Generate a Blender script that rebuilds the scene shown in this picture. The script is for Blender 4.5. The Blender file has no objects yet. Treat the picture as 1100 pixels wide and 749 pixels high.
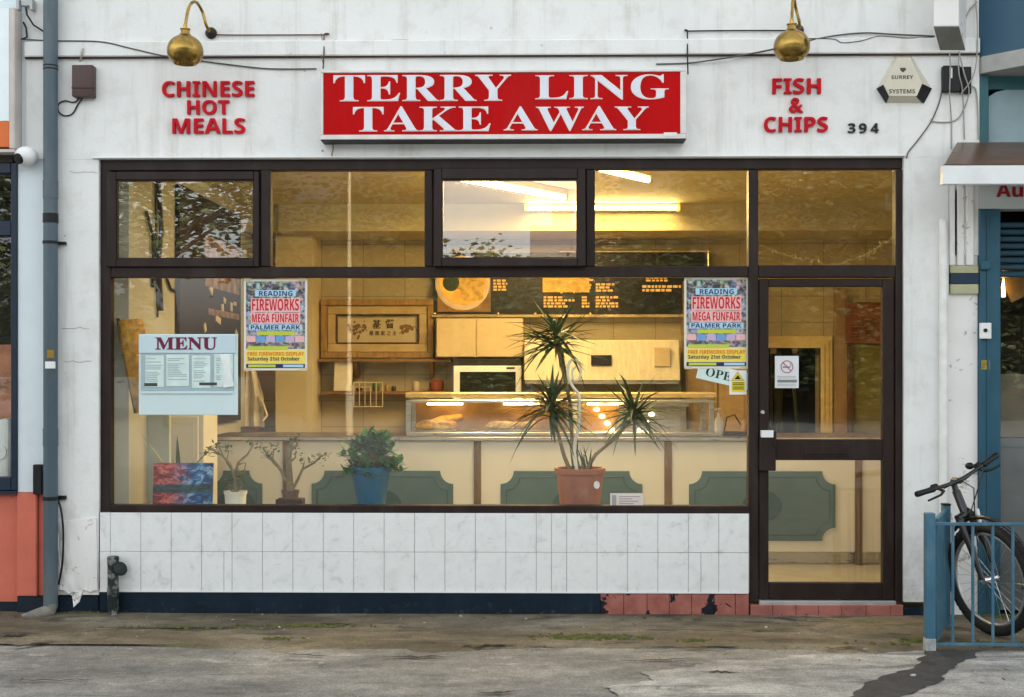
import bpy, bmesh, math, random
from mathutils import Vector, Matrix
random.seed(11)
R_ = math.radians
scene = bpy.context.scene
COL = scene.collection

# ------------------------------------------------------------------ camera, world, sun, exposure
F = 1290.0; DIST = 7.5; ZC = 1.506; PX = 550.0; HY = 402.0; YAW = R_(0.86)
cam_d = bpy.data.cameras.new("Camera")
cam = bpy.data.objects.new("Camera", cam_d); COL.objects.link(cam)
cam.location = (0, -DIST, ZC)
cam.rotation_euler = (R_(90), 0, YAW)
cam_d.sensor_width = 36.0
cam_d.lens = F / 1100.0 * 36.0
cam_d.shift_y = (HY - 374.5) / 1100.0
cam_d.clip_start = 0.05; cam_d.clip_end = 2000
scene.camera = cam

SUN_EL, SUN_AZ = R_(30), R_(14)
world = bpy.data.worlds.new("World"); scene.world = world; world.use_nodes = True
wn = world.node_tree; wn.nodes.clear()
sky = wn.nodes.new("ShaderNodeTexSky"); sky.sky_type = 'NISHITA'; sky.sun_disc = False
sky.sun_elevation = SUN_EL; sky.sun_rotation = SUN_AZ
sky.air_density = 1.0; sky.dust_density = 6.0; sky.ozone_density = 0.6
bg = wn.nodes.new("ShaderNodeBackground"); bg.inputs[1].default_value = 0.15
wo = wn.nodes.new("ShaderNodeOutputWorld")
# thin broken cloud over the clear sky
tcw = wn.nodes.new("ShaderNodeTexCoord"); mpw = wn.nodes.new("ShaderNodeMapping"); mpw.inputs['Scale'].default_value = (1, 1, 2.2)
wn.links.new(tcw.outputs['Generated'], mpw.inputs[0])
nzw = wn.nodes.new("ShaderNodeTexNoise"); nzw.inputs['Scale'].default_value = 2.1; nzw.inputs['Detail'].default_value = 7; nzw.inputs['Roughness'].default_value = .58
wn.links.new(mpw.outputs[0], nzw.inputs['Vector'])
rpw = wn.nodes.new("ShaderNodeValToRGB"); rpw.color_ramp.elements[0].position = .3; rpw.color_ramp.elements[0].color = (.62, .62, .62, 1); rpw.color_ramp.elements[1].position = .58
wn.links.new(nzw.outputs['Fac'], rpw.inputs[0])
bww = wn.nodes.new("ShaderNodeRGBToBW"); wn.links.new(sky.outputs[0], bww.inputs[0])
clw = wn.nodes.new("ShaderNodeVectorMath"); clw.operation = 'SCALE'; clw.inputs[0].default_value = (1.6, 1.66, 1.67); wn.links.new(bww.outputs[0], clw.inputs['Scale'])
mxw = wn.nodes.new("ShaderNodeMix"); mxw.data_type = 'RGBA'
wn.links.new(rpw.outputs[0], mxw.inputs[0]); wn.links.new(sky.outputs[0], mxw.inputs[6]); wn.links.new(clw.outputs[0], mxw.inputs[7])
wn.links.new(mxw.outputs[2], bg.inputs[0]); wn.links.new(bg.outputs[0], wo.inputs[0])
sun_d = bpy.data.lights.new("Sun", 'SUN'); sun_d.energy = 3.0; sun_d.angle = R_(0.5); sun_d.color = (1, .93, .82)
sun = bpy.data.objects.new("Sun", sun_d); COL.objects.link(sun)
sdir = Vector((math.sin(SUN_AZ) * math.cos(SUN_EL), math.cos(SUN_AZ) * math.cos(SUN_EL), math.sin(SUN_EL)))
sun.rotation_euler = (-sdir).to_track_quat('-Z', 'Y').to_euler(); sun.location = (0, 20, 30)
vs = scene.view_settings
vs.view_transform = 'Standard'; vs.look = 'None'; vs.gamma = 1.0; vs.use_curve_mapping = False
vs.exposure = 2.12
TUBE_W = 17.0
scene.render.engine = 'CYCLES'
scene.cycles.use_denoising = True
scene.cycles.max_bounces = 10; scene.cycles.diffuse_bounces = 5; scene.cycles.glossy_bounces = 5
scene.cycles.transparent_max_bounces = 24
scene.cycles.sample_clamp_indirect = 6.0

# ------------------------------------------------------------------ helpers
def W(px, py, Y=0.0):
    u = (px - PX) / F; v = (HY - py) / F
    d = Vector((-math.sin(YAW) + u * math.cos(YAW), math.cos(YAW) + u * math.sin(YAW), v))
    t = (Y + DIST) / d.y
    return Vector((0, -DIST, ZC)) + d * t
def X(px, Y=0.0): return W(px, HY, Y).x
def Z(py, Y=0.0, px=550): return W(px, py, Y).z
def RC(a, b, c, d, Y=0.0):
    "photo rect -> x0,x1,z0,z1 on the plane Y"
    m = (a + c) / 2
    return X(a, Y), X(c, Y), Z(d, Y, m), Z(b, Y, m)

def lin(h):
    h = h.lstrip('#'); o = []
    for i in (0, 2, 4):
        s = int(h[i:i + 2], 16) / 255
        o.append(s / 12.92 if s <= .04045 else ((s + .055) / 1.055) ** 2.4)
    return tuple(o)

class MB:
    def __init__(s): s.bm = bmesh.new()
    def _add(s, tmp, mi=0):
        for f in tmp.faces: f.material_index = mi
        me = bpy.data.meshes.new("tmp"); tmp.to_mesh(me); tmp.free()
        s.bm.from_mesh(me); bpy.data.meshes.remove(me); return s
    def hexa(s, c, b=0.0, mi=0, seg=1):
        "c: 8 corners, bottom 4 ccw then top 4"
        t = bmesh.new(); v = [t.verts.new(p) for p in c]
        for f in ((3, 2, 1, 0), (4, 5, 6, 7), (0, 1, 5, 4), (1, 2, 6, 5), (2, 3, 7, 6), (3, 0, 4, 7)):
            t.faces.new([v[i] for i in f])
        if b > 0:
            bmesh.ops.bevel(t, geom=list(t.edges), offset=b, segments=seg, affect='EDGES', profile=.5)
        bmesh.ops.recalc_face_normals(t, faces=list(t.faces))
        return s._add(t, mi)
    def box(s, x0, x1, y0, y1, z0, z1, b=0.0, mi=0, seg=1):
        if x0 > x1: x0, x1 = x1, x0
        if y0 > y1: y0, y1 = y1, y0
        if z0 > z1: z0, z1 = z1, z0
        return s.hexa([(x0, y0, z0), (x1, y0, z0), (x1, y1, z0), (x0, y1, z0),
                       (x0, y0, z1), (x1, y0, z1), (x1, y1, z1), (x0, y1, z1)], b, mi, seg)
    def obox(s, c, size, rot=None, b=0.0, mi=0):
        m = rot if rot else Matrix.Identity(3); c = Vector(c)
        hx, hy, hz = [q / 2 for q in size]
        pts = [(-hx, -hy, -hz), (hx, -hy, -hz), (hx, hy, -hz), (-hx, hy, -hz), (-hx, -hy, hz), (hx, -hy, hz), (hx, hy, hz), (-hx, hy, hz)]
        return s.hexa([c + m @ Vector(p) for p in pts], b, mi)
    def tube(s, pts, r, n=8, mi=0, closed=False):
        pts = [Vector(p) for p in pts]; N = len(pts)
        rr = r if isinstance(r, (list, tuple)) else [r] * N
        t = bmesh.new(); rings = []; nrm = None
        for i, p in enumerate(pts):
            if closed: d = pts[(i + 1) % N] - pts[i - 1]
            else: d = pts[min(i + 1, N - 1)] - pts[max(i - 1, 0)]
            if d.length < 1e-9: d = Vector((0, 0, 1))
            d.normalize()
            if nrm is None:
                nrm = d.cross(Vector((0, 0, 1)) if abs(d.z) < .9 else Vector((1, 0, 0))).normalized()
            else:
                nrm = nrm - d * nrm.dot(d)
                nrm = nrm.normalized() if nrm.length > 1e-6 else d.orthogonal().normalized()
            bi = d.cross(nrm)
            rings.append([t.verts.new(p + (nrm * math.cos(a) + bi * math.sin(a)) * rr[i]) for a in [2 * math.pi * k / n for k in range(n)]])
        m = N if closed else N - 1
        for i in range(m):
            A, B = rings[i], rings[(i + 1) % N]
            for k in range(n): t.faces.new((A[k], A[(k + 1) % n], B[(k + 1) % n], B[k]))
        if not closed:
            t.faces.new(list(reversed(rings[0]))); t.faces.new(rings[-1])
        bmesh.ops.recalc_face_normals(t, faces=list(t.faces))
        return s._add(t, mi)
    def cyl(s, p0, p1, r, r1=None, n=16, mi=0): return s.tube([p0, p1], [r, r if r1 is None else r1], n, mi)
    def lathe(s, prof, c, n=24, mi=0, axis=None):
        t = bmesh.new(); c = Vector(c); m = axis if axis else Matrix.Identity(3); rings = []
        for r, z in prof:
            rings.append([t.verts.new(c + m @ Vector((max(r, 1e-4) * math.cos(2 * math.pi * k / n), max(r, 1e-4) * math.sin(2 * math.pi * k / n), z))) for k in range(n)])
        for A, B in zip(rings, rings[1:]):
            for k in range(n): t.faces.new((A[k], A[(k + 1) % n], B[(k + 1) % n], B[k]))
        t.faces.new(list(reversed(rings[0]))); t.faces.new(rings[-1])
        bmesh.ops.recalc_face_normals(t, faces=list(t.faces))
        return s._add(t, mi)
    def prism(s, poly, y0, y1, b=0.0, mi=0):
        "poly of (x,z); extruded from y0 (front) to y1"
        t = bmesh.new()
        A = [t.verts.new((x, y0, z)) for x, z in poly]; B = [t.verts.new((x, y1, z)) for x, z in poly]
        n = len(poly); t.faces.new(A); t.faces.new(list(reversed(B)))
        for k in range(n): t.faces.new((A[k], B[k], B[(k + 1) % n], A[(k + 1) % n]))
        bmesh.ops.recalc_face_normals(t, faces=list(t.faces))
        if b > 0:
            ee = [e for e in t.edges if all(abs(v.co.y - y0) < 1e-6 for v in e.verts)]
            bmesh.ops.bevel(t, geom=ee, offset=b, segments=1, affect='EDGES')
        return s._add(t, mi)
    def quad(s, a, b, c, d, mi=0):
        t = bmesh.new(); t.faces.new([t.verts.new(p) for p in (a, b, c, d)]); return s._add(t, mi)
    def sphere(s, c, r, sc=(1, 1, 1), mi=0, u=16, v=10):
        t = bmesh.new(); bmesh.ops.create_uvsphere(t, u_segments=u, v_segments=v, radius=r)
        for q in t.verts: q.co = Vector((q.co.x * sc[0], q.co.y * sc[1], q.co.z * sc[2])) + Vector(c)
        return s._add(t, mi)
    def text(s, body, x0, x1, z0, z1, y0, y1, offset=0.0, mi=0, fitw=True, rot=0.0):
        "ink box fitted to the rect; front face at y0"
        cu = bpy.data.curves.new("t", 'FONT'); cu.body = body; cu.extrude = .5; cu.offset = offset; cu.resolution_u = 4
        ob = bpy.data.objects.new("t", cu); COL.objects.link(ob)
        dg = bpy.context.evaluated_depsgraph_get()
        me = bpy.data.meshes.new_from_object(ob.evaluated_get(dg))
        bpy.data.objects.remove(ob); bpy.data.curves.remove(cu)
        xs = [v.co.x for v in me.vertices]; ys = [v.co.y for v in me.vertices]; zs = [v.co.z for v in me.vertices]
        if not xs: return s
        sx = (x1 - x0) / (max(xs) - min(xs)); sz = (z1 - z0) / (max(ys) - min(ys))
        if not fitw: sx = min(sx, sz)
        cx, cz = (x0 + x1) / 2, (z0 + z1) / 2; mx = (max(xs) + min(xs)) / 2; mz = (max(ys) + min(ys)) / 2
        zl, zh = min(zs), max(zs); ca, sa = math.cos(rot), math.sin(rot)
        for v in me.vertices:
            a = (v.co.x - mx) * sx; b = (v.co.y - mz) * sz
            k = (v.co.z - zl) / (zh - zl) if zh > zl else 1
            v.co = (cx + a * ca - b * sa, y1 + (y0 - y1) * k, cz + a * sa + b * ca)
        for p in me.polygons: p.material_index = mi
        s.bm.from_mesh(me); bpy.data.meshes.remove(me); return s
    def sans(s, body, *a, **k):
        return s.text(''.join(chr(0x1D5D4 + ord(c) - 65) if 'A' <= c <= 'Z' else chr(0x1D5EE + ord(c) - 97) if 'a' <= c <= 'z' else chr(0x1D7EC + ord(c) - 48) if c.isdigit() else c for c in body), *a, **k)
    def xform(s, M):
        for v in s.bm.verts: v.co = M @ v.co
        return s

ORG = {}
def thing(name, label, cat, loc, group=None):
    o = bpy.data.objects.new(name, None); COL.objects.link(o); o.location = loc; o.empty_display_size = .1
    ORG[o] = Vector(loc); o['label'] = label; o['category'] = cat
    if group: o['group'] = group
    return o
def build(name, mb, mats, parent=None, smooth=None, loc=(0, 0, 0), label=None):
    me = bpy.data.meshes.new(name)
    org = ORG[parent] if parent else Vector(loc)
    for v in mb.bm.verts: v.co -= org
    mb.bm.to_mesh(me); mb.bm.free()
    if not isinstance(mats, (list, tuple)): mats = [mats]
    for m in mats: me.materials.append(m)
    if smooth is not None:
        for p in me.polygons: p.use_smooth = True
        me.set_sharp_from_angle(angle=R_(smooth))
    o = bpy.data.objects.new(name, me); COL.objects.link(o); ORG[o] = org
    if parent: o.parent = parent
    else: o.location = loc
    if label: o['label'] = label
    return o
def single(name, mb, mats, label, cat, loc, smooth=None, group=None):
    o = build(name, mb, mats, None, smooth, loc); o['label'] = label; o['category'] = cat
    if group: o['group'] = group
    return o

# ------------------------------------------------------------------ materials
def nodes(name):
    m = bpy.data.materials.new(name); m.use_nodes = True; nt = m.node_tree
    return m, nt, nt.nodes['Principled BSDF']
def N(nt, t, **k):
    n = nt.nodes.new(t)
    for a, b in k.items():
        if a.startswith('i_'): n.inputs[int(a[2:])].default_value = b
        else: setattr(n, a, b)
    return n
def ramp(nt, fac, stops, interp='LINEAR'):
    r = N(nt, 'ShaderNodeValToRGB'); r.color_ramp.interpolation = interp; e = r.color_ramp.elements
    while len(e) < len(stops): e.new(.5)
    for q, (p, c) in zip(e, stops):
        q.position = p; q.color = (*c, 1) if len(c) == 3 else c
    nt.links.new(fac, r.inputs[0]); return r.outputs[0]
def noise(nt, vec, scale, detail=4, rough=.55, dist=0.0):
    n = N(nt, 'ShaderNodeTexNoise'); n.inputs['Scale'].default_value = scale; n.inputs['Detail'].default_value = detail
    n.inputs['Roughness'].default_value = rough; n.inputs['Distortion'].default_value = dist
    nt.links.new(vec, n.inputs['Vector']); return n.outputs['Fac']
def mixc(nt, fac, a, b, mode='MIX'):
    n = N(nt, 'ShaderNodeMix', data_type='RGBA', blend_type=mode)
    for sock, v in ((n.inputs[0], fac), (n.inputs[6], a), (n.inputs[7], b)):
        if hasattr(v, 'is_linked'): nt.links.new(v, sock)
        elif isinstance(v, (int, float)): sock.default_value = v
        else: sock.default_value = (*v, 1)
    return n.outputs[2]
def objvec(nt, sc=(1, 1, 1)):
    t = N(nt, 'ShaderNodeTexCoord'); mp = N(nt, 'ShaderNodeMapping'); mp.inputs['Scale'].default_value = sc
    nt.links.new(t.outputs['Object'], mp.inputs[0]); return mp.outputs[0]
def bump(nt, b, h, strength=.3, dist=.01):
    n = N(nt, 'ShaderNodeBump'); n.inputs['Strength'].default_value = strength; n.inputs['Distance'].default_value = dist
    nt.links.new(h, n.inputs['Height']); nt.links.new(n.outputs[0], b.inputs['Normal']); return n
def M(name, col, rough=.55, metal=0.0, var=.12, sc=7.0, bmp=.12, bs=45.0, dirt=None, dsc=3.0, damt=.5, coat=0.0, trans=0.0, emis=None, es=0.0, stretch=(1, 1, 1), spec=.3):
    m, nt, b = nodes(name); b.inputs['Specular IOR Level'].default_value = spec
    if isinstance(col, str): col = lin(col)
    v = objvec(nt, stretch)
    n1 = noise(nt, v, sc, 5)
    c = ramp(nt, n1, [(.3, tuple(q * (1 - var) for q in col)), (.7, tuple(min(1, q * (1 + var)) for q in col))])
    if dirt:
        if isinstance(dirt, str): dirt = lin(dirt)
        dm = ramp(nt, noise(nt, v, dsc, 8, .65), [(.5, (0, 0, 0)), (.75, (damt,) * 3)])
        c = mixc(nt, dm, c, dirt)
    nt.links.new(c, b.inputs['Base Color'])
    rr = N(nt, 'ShaderNodeMapRange'); rr.inputs['To Min'].default_value = max(0, rough - .1); rr.inputs['To Max'].default_value = min(1, rough + .1)
    nt.links.new(n1, rr.inputs[0]); nt.links.new(rr.outputs[0], b.inputs['Roughness'])
    b.inputs['Metallic'].default_value = metal
    if coat: b.inputs['Coat Weight'].default_value = coat; b.inputs['Coat Roughness'].default_value = .08
    if trans: b.inputs['Transmission Weight'].default_value = trans
    if emis:
        b.inputs['Emission Color'].default_value = (*(lin(emis) if isinstance(emis, str) else emis), 1); b.inputs['Emission Strength'].default_value = es
    if bmp: bump(nt, b, noise(nt, v, bs, 4), bmp, .004)
    return m
def emit(name, col, s):
    m, nt, b = nodes(name)
    b.inputs['Base Color'].default_value = (.8, .8, .8, 1)
    b.inputs['Emission Color'].default_value = (*col, 1); b.inputs['Emission Strength'].default_value = s
    return m
def glass(name, tint=(.96, .97, .95), f0=.055, dirt=.03):
    m, nt, b = nodes(name); nt.nodes.remove(b); out = nt.nodes['Material Output']
    g = N(nt, 'ShaderNodeNewGeometry')
    d = N(nt, 'ShaderNodeVectorMath', operation='DOT_PRODUCT'); nt.links.new(g.outputs['Normal'], d.inputs[0]); nt.links.new(g.outputs['Incoming'], d.inputs[1])
    a = N(nt, 'ShaderNodeMath', operation='ABSOLUTE'); nt.links.new(d.outputs['Value'], a.inputs[0])
    o = N(nt, 'ShaderNodeMath', operation='SUBTRACT'); o.inputs[0].default_value = 1; nt.links.new(a.outputs[0], o.inputs[1])
    p = N(nt, 'ShaderNodeMath', operation='POWER'); p.inputs[1].default_value = 5; nt.links.new(o.outputs[0], p.inputs[0])
    q = N(nt, 'ShaderNodeMath', operation='MULTIPLY_ADD'); q.inputs[1].default_value = 1 - f0; q.inputs[2].default_value = f0; nt.links.new(p.outputs[0], q.inputs[0])
    tr = N(nt, 'ShaderNodeBsdfTransparent'); tr.inputs[0].default_value = (*tint, 1)
    gl = N(nt, 'ShaderNodeBsdfGlossy'); gl.inputs['Roughness'].default_value = 0.0
    gl.inputs[0].default_value = (1, 1, 1, 1)
    v = objvec(nt); wv = noise(nt, v, 1.1, 1)
    bp = N(nt, 'ShaderNodeBump'); bp.inputs['Strength'].default_value = .01; bp.inputs['Distance'].default_value = .012
    nt.links.new(wv, bp.inputs['Height']); nt.links.new(bp.outputs[0], gl.inputs['Normal'])
    mx = N(nt, 'ShaderNodeMixShader'); nt.links.new(q.outputs[0], mx.inputs[0]); nt.links.new(tr.outputs[0], mx.inputs[1]); nt.links.new(gl.outputs[0], mx.inputs[2])
    df = N(nt, 'ShaderNodeBsdfDiffuse'); df.inputs[0].default_value = (.75, .72, .65, 1)
    dm = ramp(nt, noise(nt, objvec(nt, (1, 1, .35)), 5, 8, .7), [(.45, (0, 0, 0)), (.9, (dirt,) * 3)])
    m2 = N(nt, 'ShaderNodeMixShader'); nt.links.new(dm, m2.inputs[0]); nt.links.new(mx.outputs[0], m2.inputs[1]); nt.links.new(df.outputs[0], m2.inputs[2])
    nt.links.new(m2.outputs[0], out.inputs[0]); return m

def mat_render():
    m, nt, b = nodes('white_render')
    v = objvec(nt)
    n1 = noise(nt, v, .9, 6, .6); n2 = noise(nt, v, 6, 6, .65); n3 = noise(nt, objvec(nt, (3.2, 1, .25)), 2.2, 7, .7)
    c = ramp(nt, n1, [(.3, (.7, .715, .71)), (.7, (.8, .805, .79))])
    c = mixc(nt, ramp(nt, n2, [(.5, (0, 0, 0)), (.76, (.5,) * 3)]), c, (.52, .5, .45))
    c = mixc(nt, ramp(nt, n3, [(.53, (0, 0, 0)), (.78, (.65,) * 3)]), c, (.42, .39, .33))
    # small chips and rust specks
    vo = N(nt, 'ShaderNodeTexVoronoi'); vo.inputs['Scale'].default_value = 5.5; nt.links.new(v, vo.inputs['Vector'])
    sp = ramp(nt, vo.outputs['Distance'], [(.035, (1, 1, 1)), (.06, (0, 0, 0))])
    gate = ramp(nt, noise(nt, v, 1.3, 2), [(.5, (0, 0, 0)), (.62, (.7,) * 3)])
    mul = mixc(nt, 1.0, sp, gate, 'MULTIPLY')
    c = mixc(nt, mul, c, (.16, .13, .1))
    # grime near the ground
    sx = N(nt, 'ShaderNodeSeparateXYZ'); nt.links.new(v, sx.inputs[0])
    hz = N(nt, 'ShaderNodeMapRange'); hz.inputs['From Min'].default_value = .75; hz.inputs['From Max'].default_value = .1
    nt.links.new(sx.outputs[2], hz.inputs[0])
    gm = mixc(nt, 1.0, hz.outputs[0], ramp(nt, noise(nt, v, 7, 8, .7), [(.42, (0, 0, 0)), (.66, (.75,) * 3)]), 'MULTIPLY')
    c = mixc(nt, gm, c, (.33, .31, .26))
    nt.links.new(c, b.inputs['Base Color']); b.inputs['Roughness'].default_value = .75
    h = mixc(nt, .35, noise(nt, v, 4, 5), noise(nt, v, 55, 4))
    bump(nt, b, h, .35, .012); return m
def mat_chipped():
    m, nt, b = nodes('flaking_white_paint'); v = objvec(nt)
    n2 = noise(nt, v, 11, 9, .7, .5)
    c = ramp(nt, noise(nt, v, 2, 4), [(.3, (.72, .71, .69)), (.7, (.82, .81, .79))])
    msk = ramp(nt, n2, [(.6, (0, 0, 0)), (.63, (.8,) * 3)])
    c = mixc(nt, msk, c, ramp(nt, noise(nt, v, 20, 4), [(.3, (.2, .17, .14)), (.7, (.5, .46, .4))]))
    nt.links.new(c, b.inputs['Base Color']); b.inputs['Roughness'].default_value = .8
    bump(nt, b, msk, -.6, .006); return m
def mat_tile():
    m, nt, b = nodes('marbled_white_tile'); b.inputs['Specular IOR Level'].default_value = .2; v = objvec(nt)
    w = noise(nt, v, 11, 8, .68, .9)
    c = ramp(nt, w, [(.3, (.6, .61, .61)), (.44, (.75, .76, .755)), (.6, (.79, .8, .795)), (.74, (.64, .65, .655))])
    c = mixc(nt, ramp(nt, noise(nt, v, 3, 8, .7), [(.55, (0, 0, 0)), (.8, (.3,) * 3)]), c, (.45, .43, .38))
    nt.links.new(c, b.inputs['Base Color']); b.inputs['Roughness'].default_value = .28; b.inputs['Coat Weight'].default_value = .3
    bump(nt, b, noise(nt, v, 14, 3), .06, .003); return m
def mat_navy():
    m, nt, b = nodes('navy_plinth_paint'); b.inputs['Specular IOR Level'].default_value = .2; v = objvec(nt)
    c = ramp(nt, noise(nt, v, 6, 6), [(.3, (.003, .010, .02)), (.7, (.006, .018, .034))])
    sx = N(nt, 'ShaderNodeSeparateXYZ'); nt.links.new(v, sx.inputs[0])
    hz = N(nt, 'ShaderNodeMapRange'); hz.inputs['From Min'].default_value = .1; hz.inputs['From Max'].default_value = 0.0
    nt.links.new(sx.outputs[2], hz.inputs[0])
    gm = mixc(nt, 1.0, hz.outputs[0], ramp(nt, noise(nt, v, 22, 8, .7), [(.55, (0, 0, 0)), (.68, (.6,) * 3)]), 'MULTIPLY')
    c = mixc(nt, gm, c, (.08, .1, .09))
    nt.links.new(c, b.inputs['Base Color']); b.inputs['Roughness'].default_value = .55
    bump(nt, b, noise(nt, v, 30, 5), .25, .006); return m
def mat_redtile():
    m, nt, b = nodes('flaking_red_tile_paint'); b.inputs['Specular IOR Level'].default_value = .2; v = objvec(nt)
    c = ramp(nt, noise(nt, v, 12, 5), [(.3, (.27, .085, .065)), (.7, (.39, .15, .12))])
    n = noise(nt, v, 7.5, 6, .55, .6)
    ms = ramp(nt, n, [(.585, (0, 0, 0)), (.6, (1, 1, 1))])
    c = mixc(nt, ms, c, (.012, .012, .02))
    nt.links.new(c, b.inputs['Base Color']); b.inputs['Roughness'].default_value = .6
    bump(nt, b, ms, -.5, .004); return m
def mat_ground(kind):
    m, nt, b = nodes(kind + '_surface'); v = objvec(nt)
    fine = noise(nt, v, 95, 5, .8); mid = noise(nt, v, 9, 9, .75, .3); big = noise(nt, objvec(nt, (.55, 1.5, 1)), 1.6, 7, .65, .4)
    if kind == 'forecourt':
        c = ramp(nt, big, [(.34, (.1, .1, .1)), (.46, (.175, .173, .168)), (.56, (.23, .227, .217)), (.68, (.32, .313, .297))])
        c = mixc(nt, ramp(nt, noise(nt, objvec(nt, (.35, 2.2, 1)), 3.2, 8, .7, .6), [(.56, (0, 0, 0)), (.66, (.75,) * 3)]), c, (.085, .088, .092))
        c = mixc(nt, ramp(nt, noise(nt, objvec(nt, (.8, 1.3, 1)), 4.1, 6, .6), [(.6, (0, 0, 0)), (.7, (.7,) * 3)]), c, (.4, .39, .37))
    elif kind == 'strip':
        c = ramp(nt, big, [(.32, (.055, .045, .028)), (.45, (.12, .098, .062)), (.56, (.175, .148, .102)), (.7, (.28, .25, .19))])
        c = mixc(nt, ramp(nt, noise(nt, objvec(nt, (.5, 1.6, 1)), 3.4, 8, .7, .4), [(.54, (0, 0, 0)), (.62, (.85,) * 3)]), c, (.036, .033, .026))
        c = mixc(nt, ramp(nt, noise(nt, objvec(nt, (.6, 1.2, 1)), 2.3, 8, .7), [(.6, (0, 0, 0)), (.68, (.7,) * 3)]), c, (.085, .1, .02))
    elif kind == 'concrete':
        c = ramp(nt, big, [(.34, (.2, .197, .19)), (.5, (.33, .325, .31)), (.65, (.45, .445, .42))])
        c = mixc(nt, ramp(nt, noise(nt, objvec(nt, (.4, 1.8, 1)), 3.6, 8, .7, .6), [(.52, (0, 0, 0)), (.62, (.8,) * 3)]), c, (.12, .12, .122))
    elif kind == 'wet':
        c = ramp(nt, mid, [(.3, (.022, .022, .024)), (.7, (.055, .055, .057))])
    else:
        c = ramp(nt, big, [(.3, (.1, .1, .1)), (.7, (.17, .168, .16))])
    g = ramp(nt, fine, [(.3, (.42, .42, .42)), (.7, (1.5, 1.5, 1.5))])
    c = mixc(nt, 1.0, c, g, 'MULTIPLY')
    g2 = ramp(nt, mid, [(.3, (.62, .62, .62)), (.7, (1.25, 1.25, 1.25))])
    c = mixc(nt, 1.0, c, g2, 'MULTIPLY')
    nt.links.new(c, b.inputs['Base Color'])
    b.inputs['Roughness'].default_value = .7 if kind == 'wet' else .85
    h = mixc(nt, .45, mid, fine); bump(nt, b, h, .55, .012); return m
def mat_backtile(name, base, w=.4, h=.25):
    m, nt, b = nodes(name)
    t = N(nt, 'ShaderNodeTexCoord'); mp = N(nt, 'ShaderNodeMapping'); mp.inputs['Rotation'].default_value = (R_(90), 0, 0)
    nt.links.new(t.outputs['Object'], mp.inputs[0])
    br = N(nt, 'ShaderNodeTexBrick'); br.offset = 0; br.inputs['Scale'].default_value = 1; br.inputs['Brick Width'].default_value = w; br.inputs['Row Height'].default_value = h
    br.inputs['Mortar Size'].default_value = .004
    br.inputs['Color1'].default_value = (*base, 1); br.inputs['Color2'].default_value = (*[q * .92 for q in base], 1); br.inputs['Mortar'].default_value = (*[q * .55 for q in base], 1)
    nt.links.new(mp.outputs[0], br.inputs['Vector'])
    c = mixc(nt, ramp(nt, noise(nt, t.outputs['Object'], 6, 6, .7), [(.45, (0, 0, 0)), (.8, (.45,) * 3)]), br.outputs[0], tuple(q * .7 for q in base))
    nt.links.new(c, b.inputs['Base Color']); b.inputs['Roughness'].default_value = .35
    return m
def mat_voro(name, scale, sat=1.2, val=1.0, dark=.35, distort=.0):
    m, nt, b = nodes(name); v = objvec(nt)
    if distort:
        nz = N(nt, 'ShaderNodeTexNoise'); nz.inputs['Scale'].default_value = 14; nt.links.new(v, nz.inputs['Vector'])
        ad = N(nt, 'ShaderNodeVectorMath', operation='MULTIPLY_ADD'); ad.inputs[1].default_value = (distort,) * 3; nt.links.new(nz.outputs['Color'], ad.inputs[0]); nt.links.new(v, ad.inputs[2]); v = ad.outputs[0]
    vo = N(nt, 'ShaderNodeTexVoronoi'); vo.inputs['Scale'].default_value = scale; nt.links.new(v, vo.inputs['Vector'])
    hs = N(nt, 'ShaderNodeHueSaturation'); hs.inputs['Saturation'].default_value = sat; hs.inputs['Value'].default_value = val; nt.links.new(vo.outputs['Color'], hs.inputs['Color'])
    c = mixc(nt, ramp(nt, noise(nt, v, 40, 4), [(.4, (0, 0, 0)), (.6, (dark,) * 3)]), hs.outputs[0], (.02, .02, .03))
    nt.links.new(c, b.inputs['Base Color']); b.inputs['Roughness'].default_value = .4; return m
def mat_art():
    m, nt, b = nodes('abstract_painting'); v = objvec(nt, (1, 1, 1.9))
    sx = N(nt, 'ShaderNodeSeparateXYZ'); nt.links.new(objvec(nt), sx.inputs[0])
    n = noise(nt, v, 13, 9, .68, .7); n2 = noise(nt, v, 11, 9, .7, .6)
    warm = ramp(nt, n, [(.36, (.008, .006, .012)), (.44, (.14, .004, .008)), (.51, (.4, .008, .014)), (.56, (.6, .2, .16)), (.6, (.3, .012, .02)), (.68, (.01, .02, .06))])
    cool = ramp(nt, n2, [(.36, (.006, .01, .025)), (.44, (.005, .03, .14)), (.51, (.015, .16, .42)), (.56, (.35, .5, .6)), (.6, (.03, .12, .4)), (.7, (.12, .03, .15))])
    xm = N(nt, 'ShaderNodeMapRange'); xm.inputs['From Min'].default_value = -.08; xm.inputs['From Max'].default_value = .06
    nt.links.new(sx.outputs[0], xm.inputs[0])
    c = mixc(nt, xm.outputs[0], warm, cool)
    # dark horizon band
    band = ramp(nt, sx.outputs[2], [(.1, (0, 0, 0)), (.115, (1, 1, 1)), (.155, (1, 1, 1)), (.17, (0, 0, 0))])
    c = mixc(nt, band, c, ramp(nt, n, [(.4, (.006, .008, .012)), (.7, (.02, .1, .13))]))
    nt.links.new(c, b.inputs['Base Color']); b.inputs['Roughness'].default_value = .4; return m
def mat_leaf(name, a, bcol, sc=30, rough=.45):
    m, nt, b = nodes(name); v = objvec(nt)
    c = ramp(nt, noise(nt, v, sc, 4), [(.3, a), (.7, bcol)])
    nt.links.new(c, b.inputs['Base Color']); b.inputs['Roughness'].default_value = rough
    return m

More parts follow.
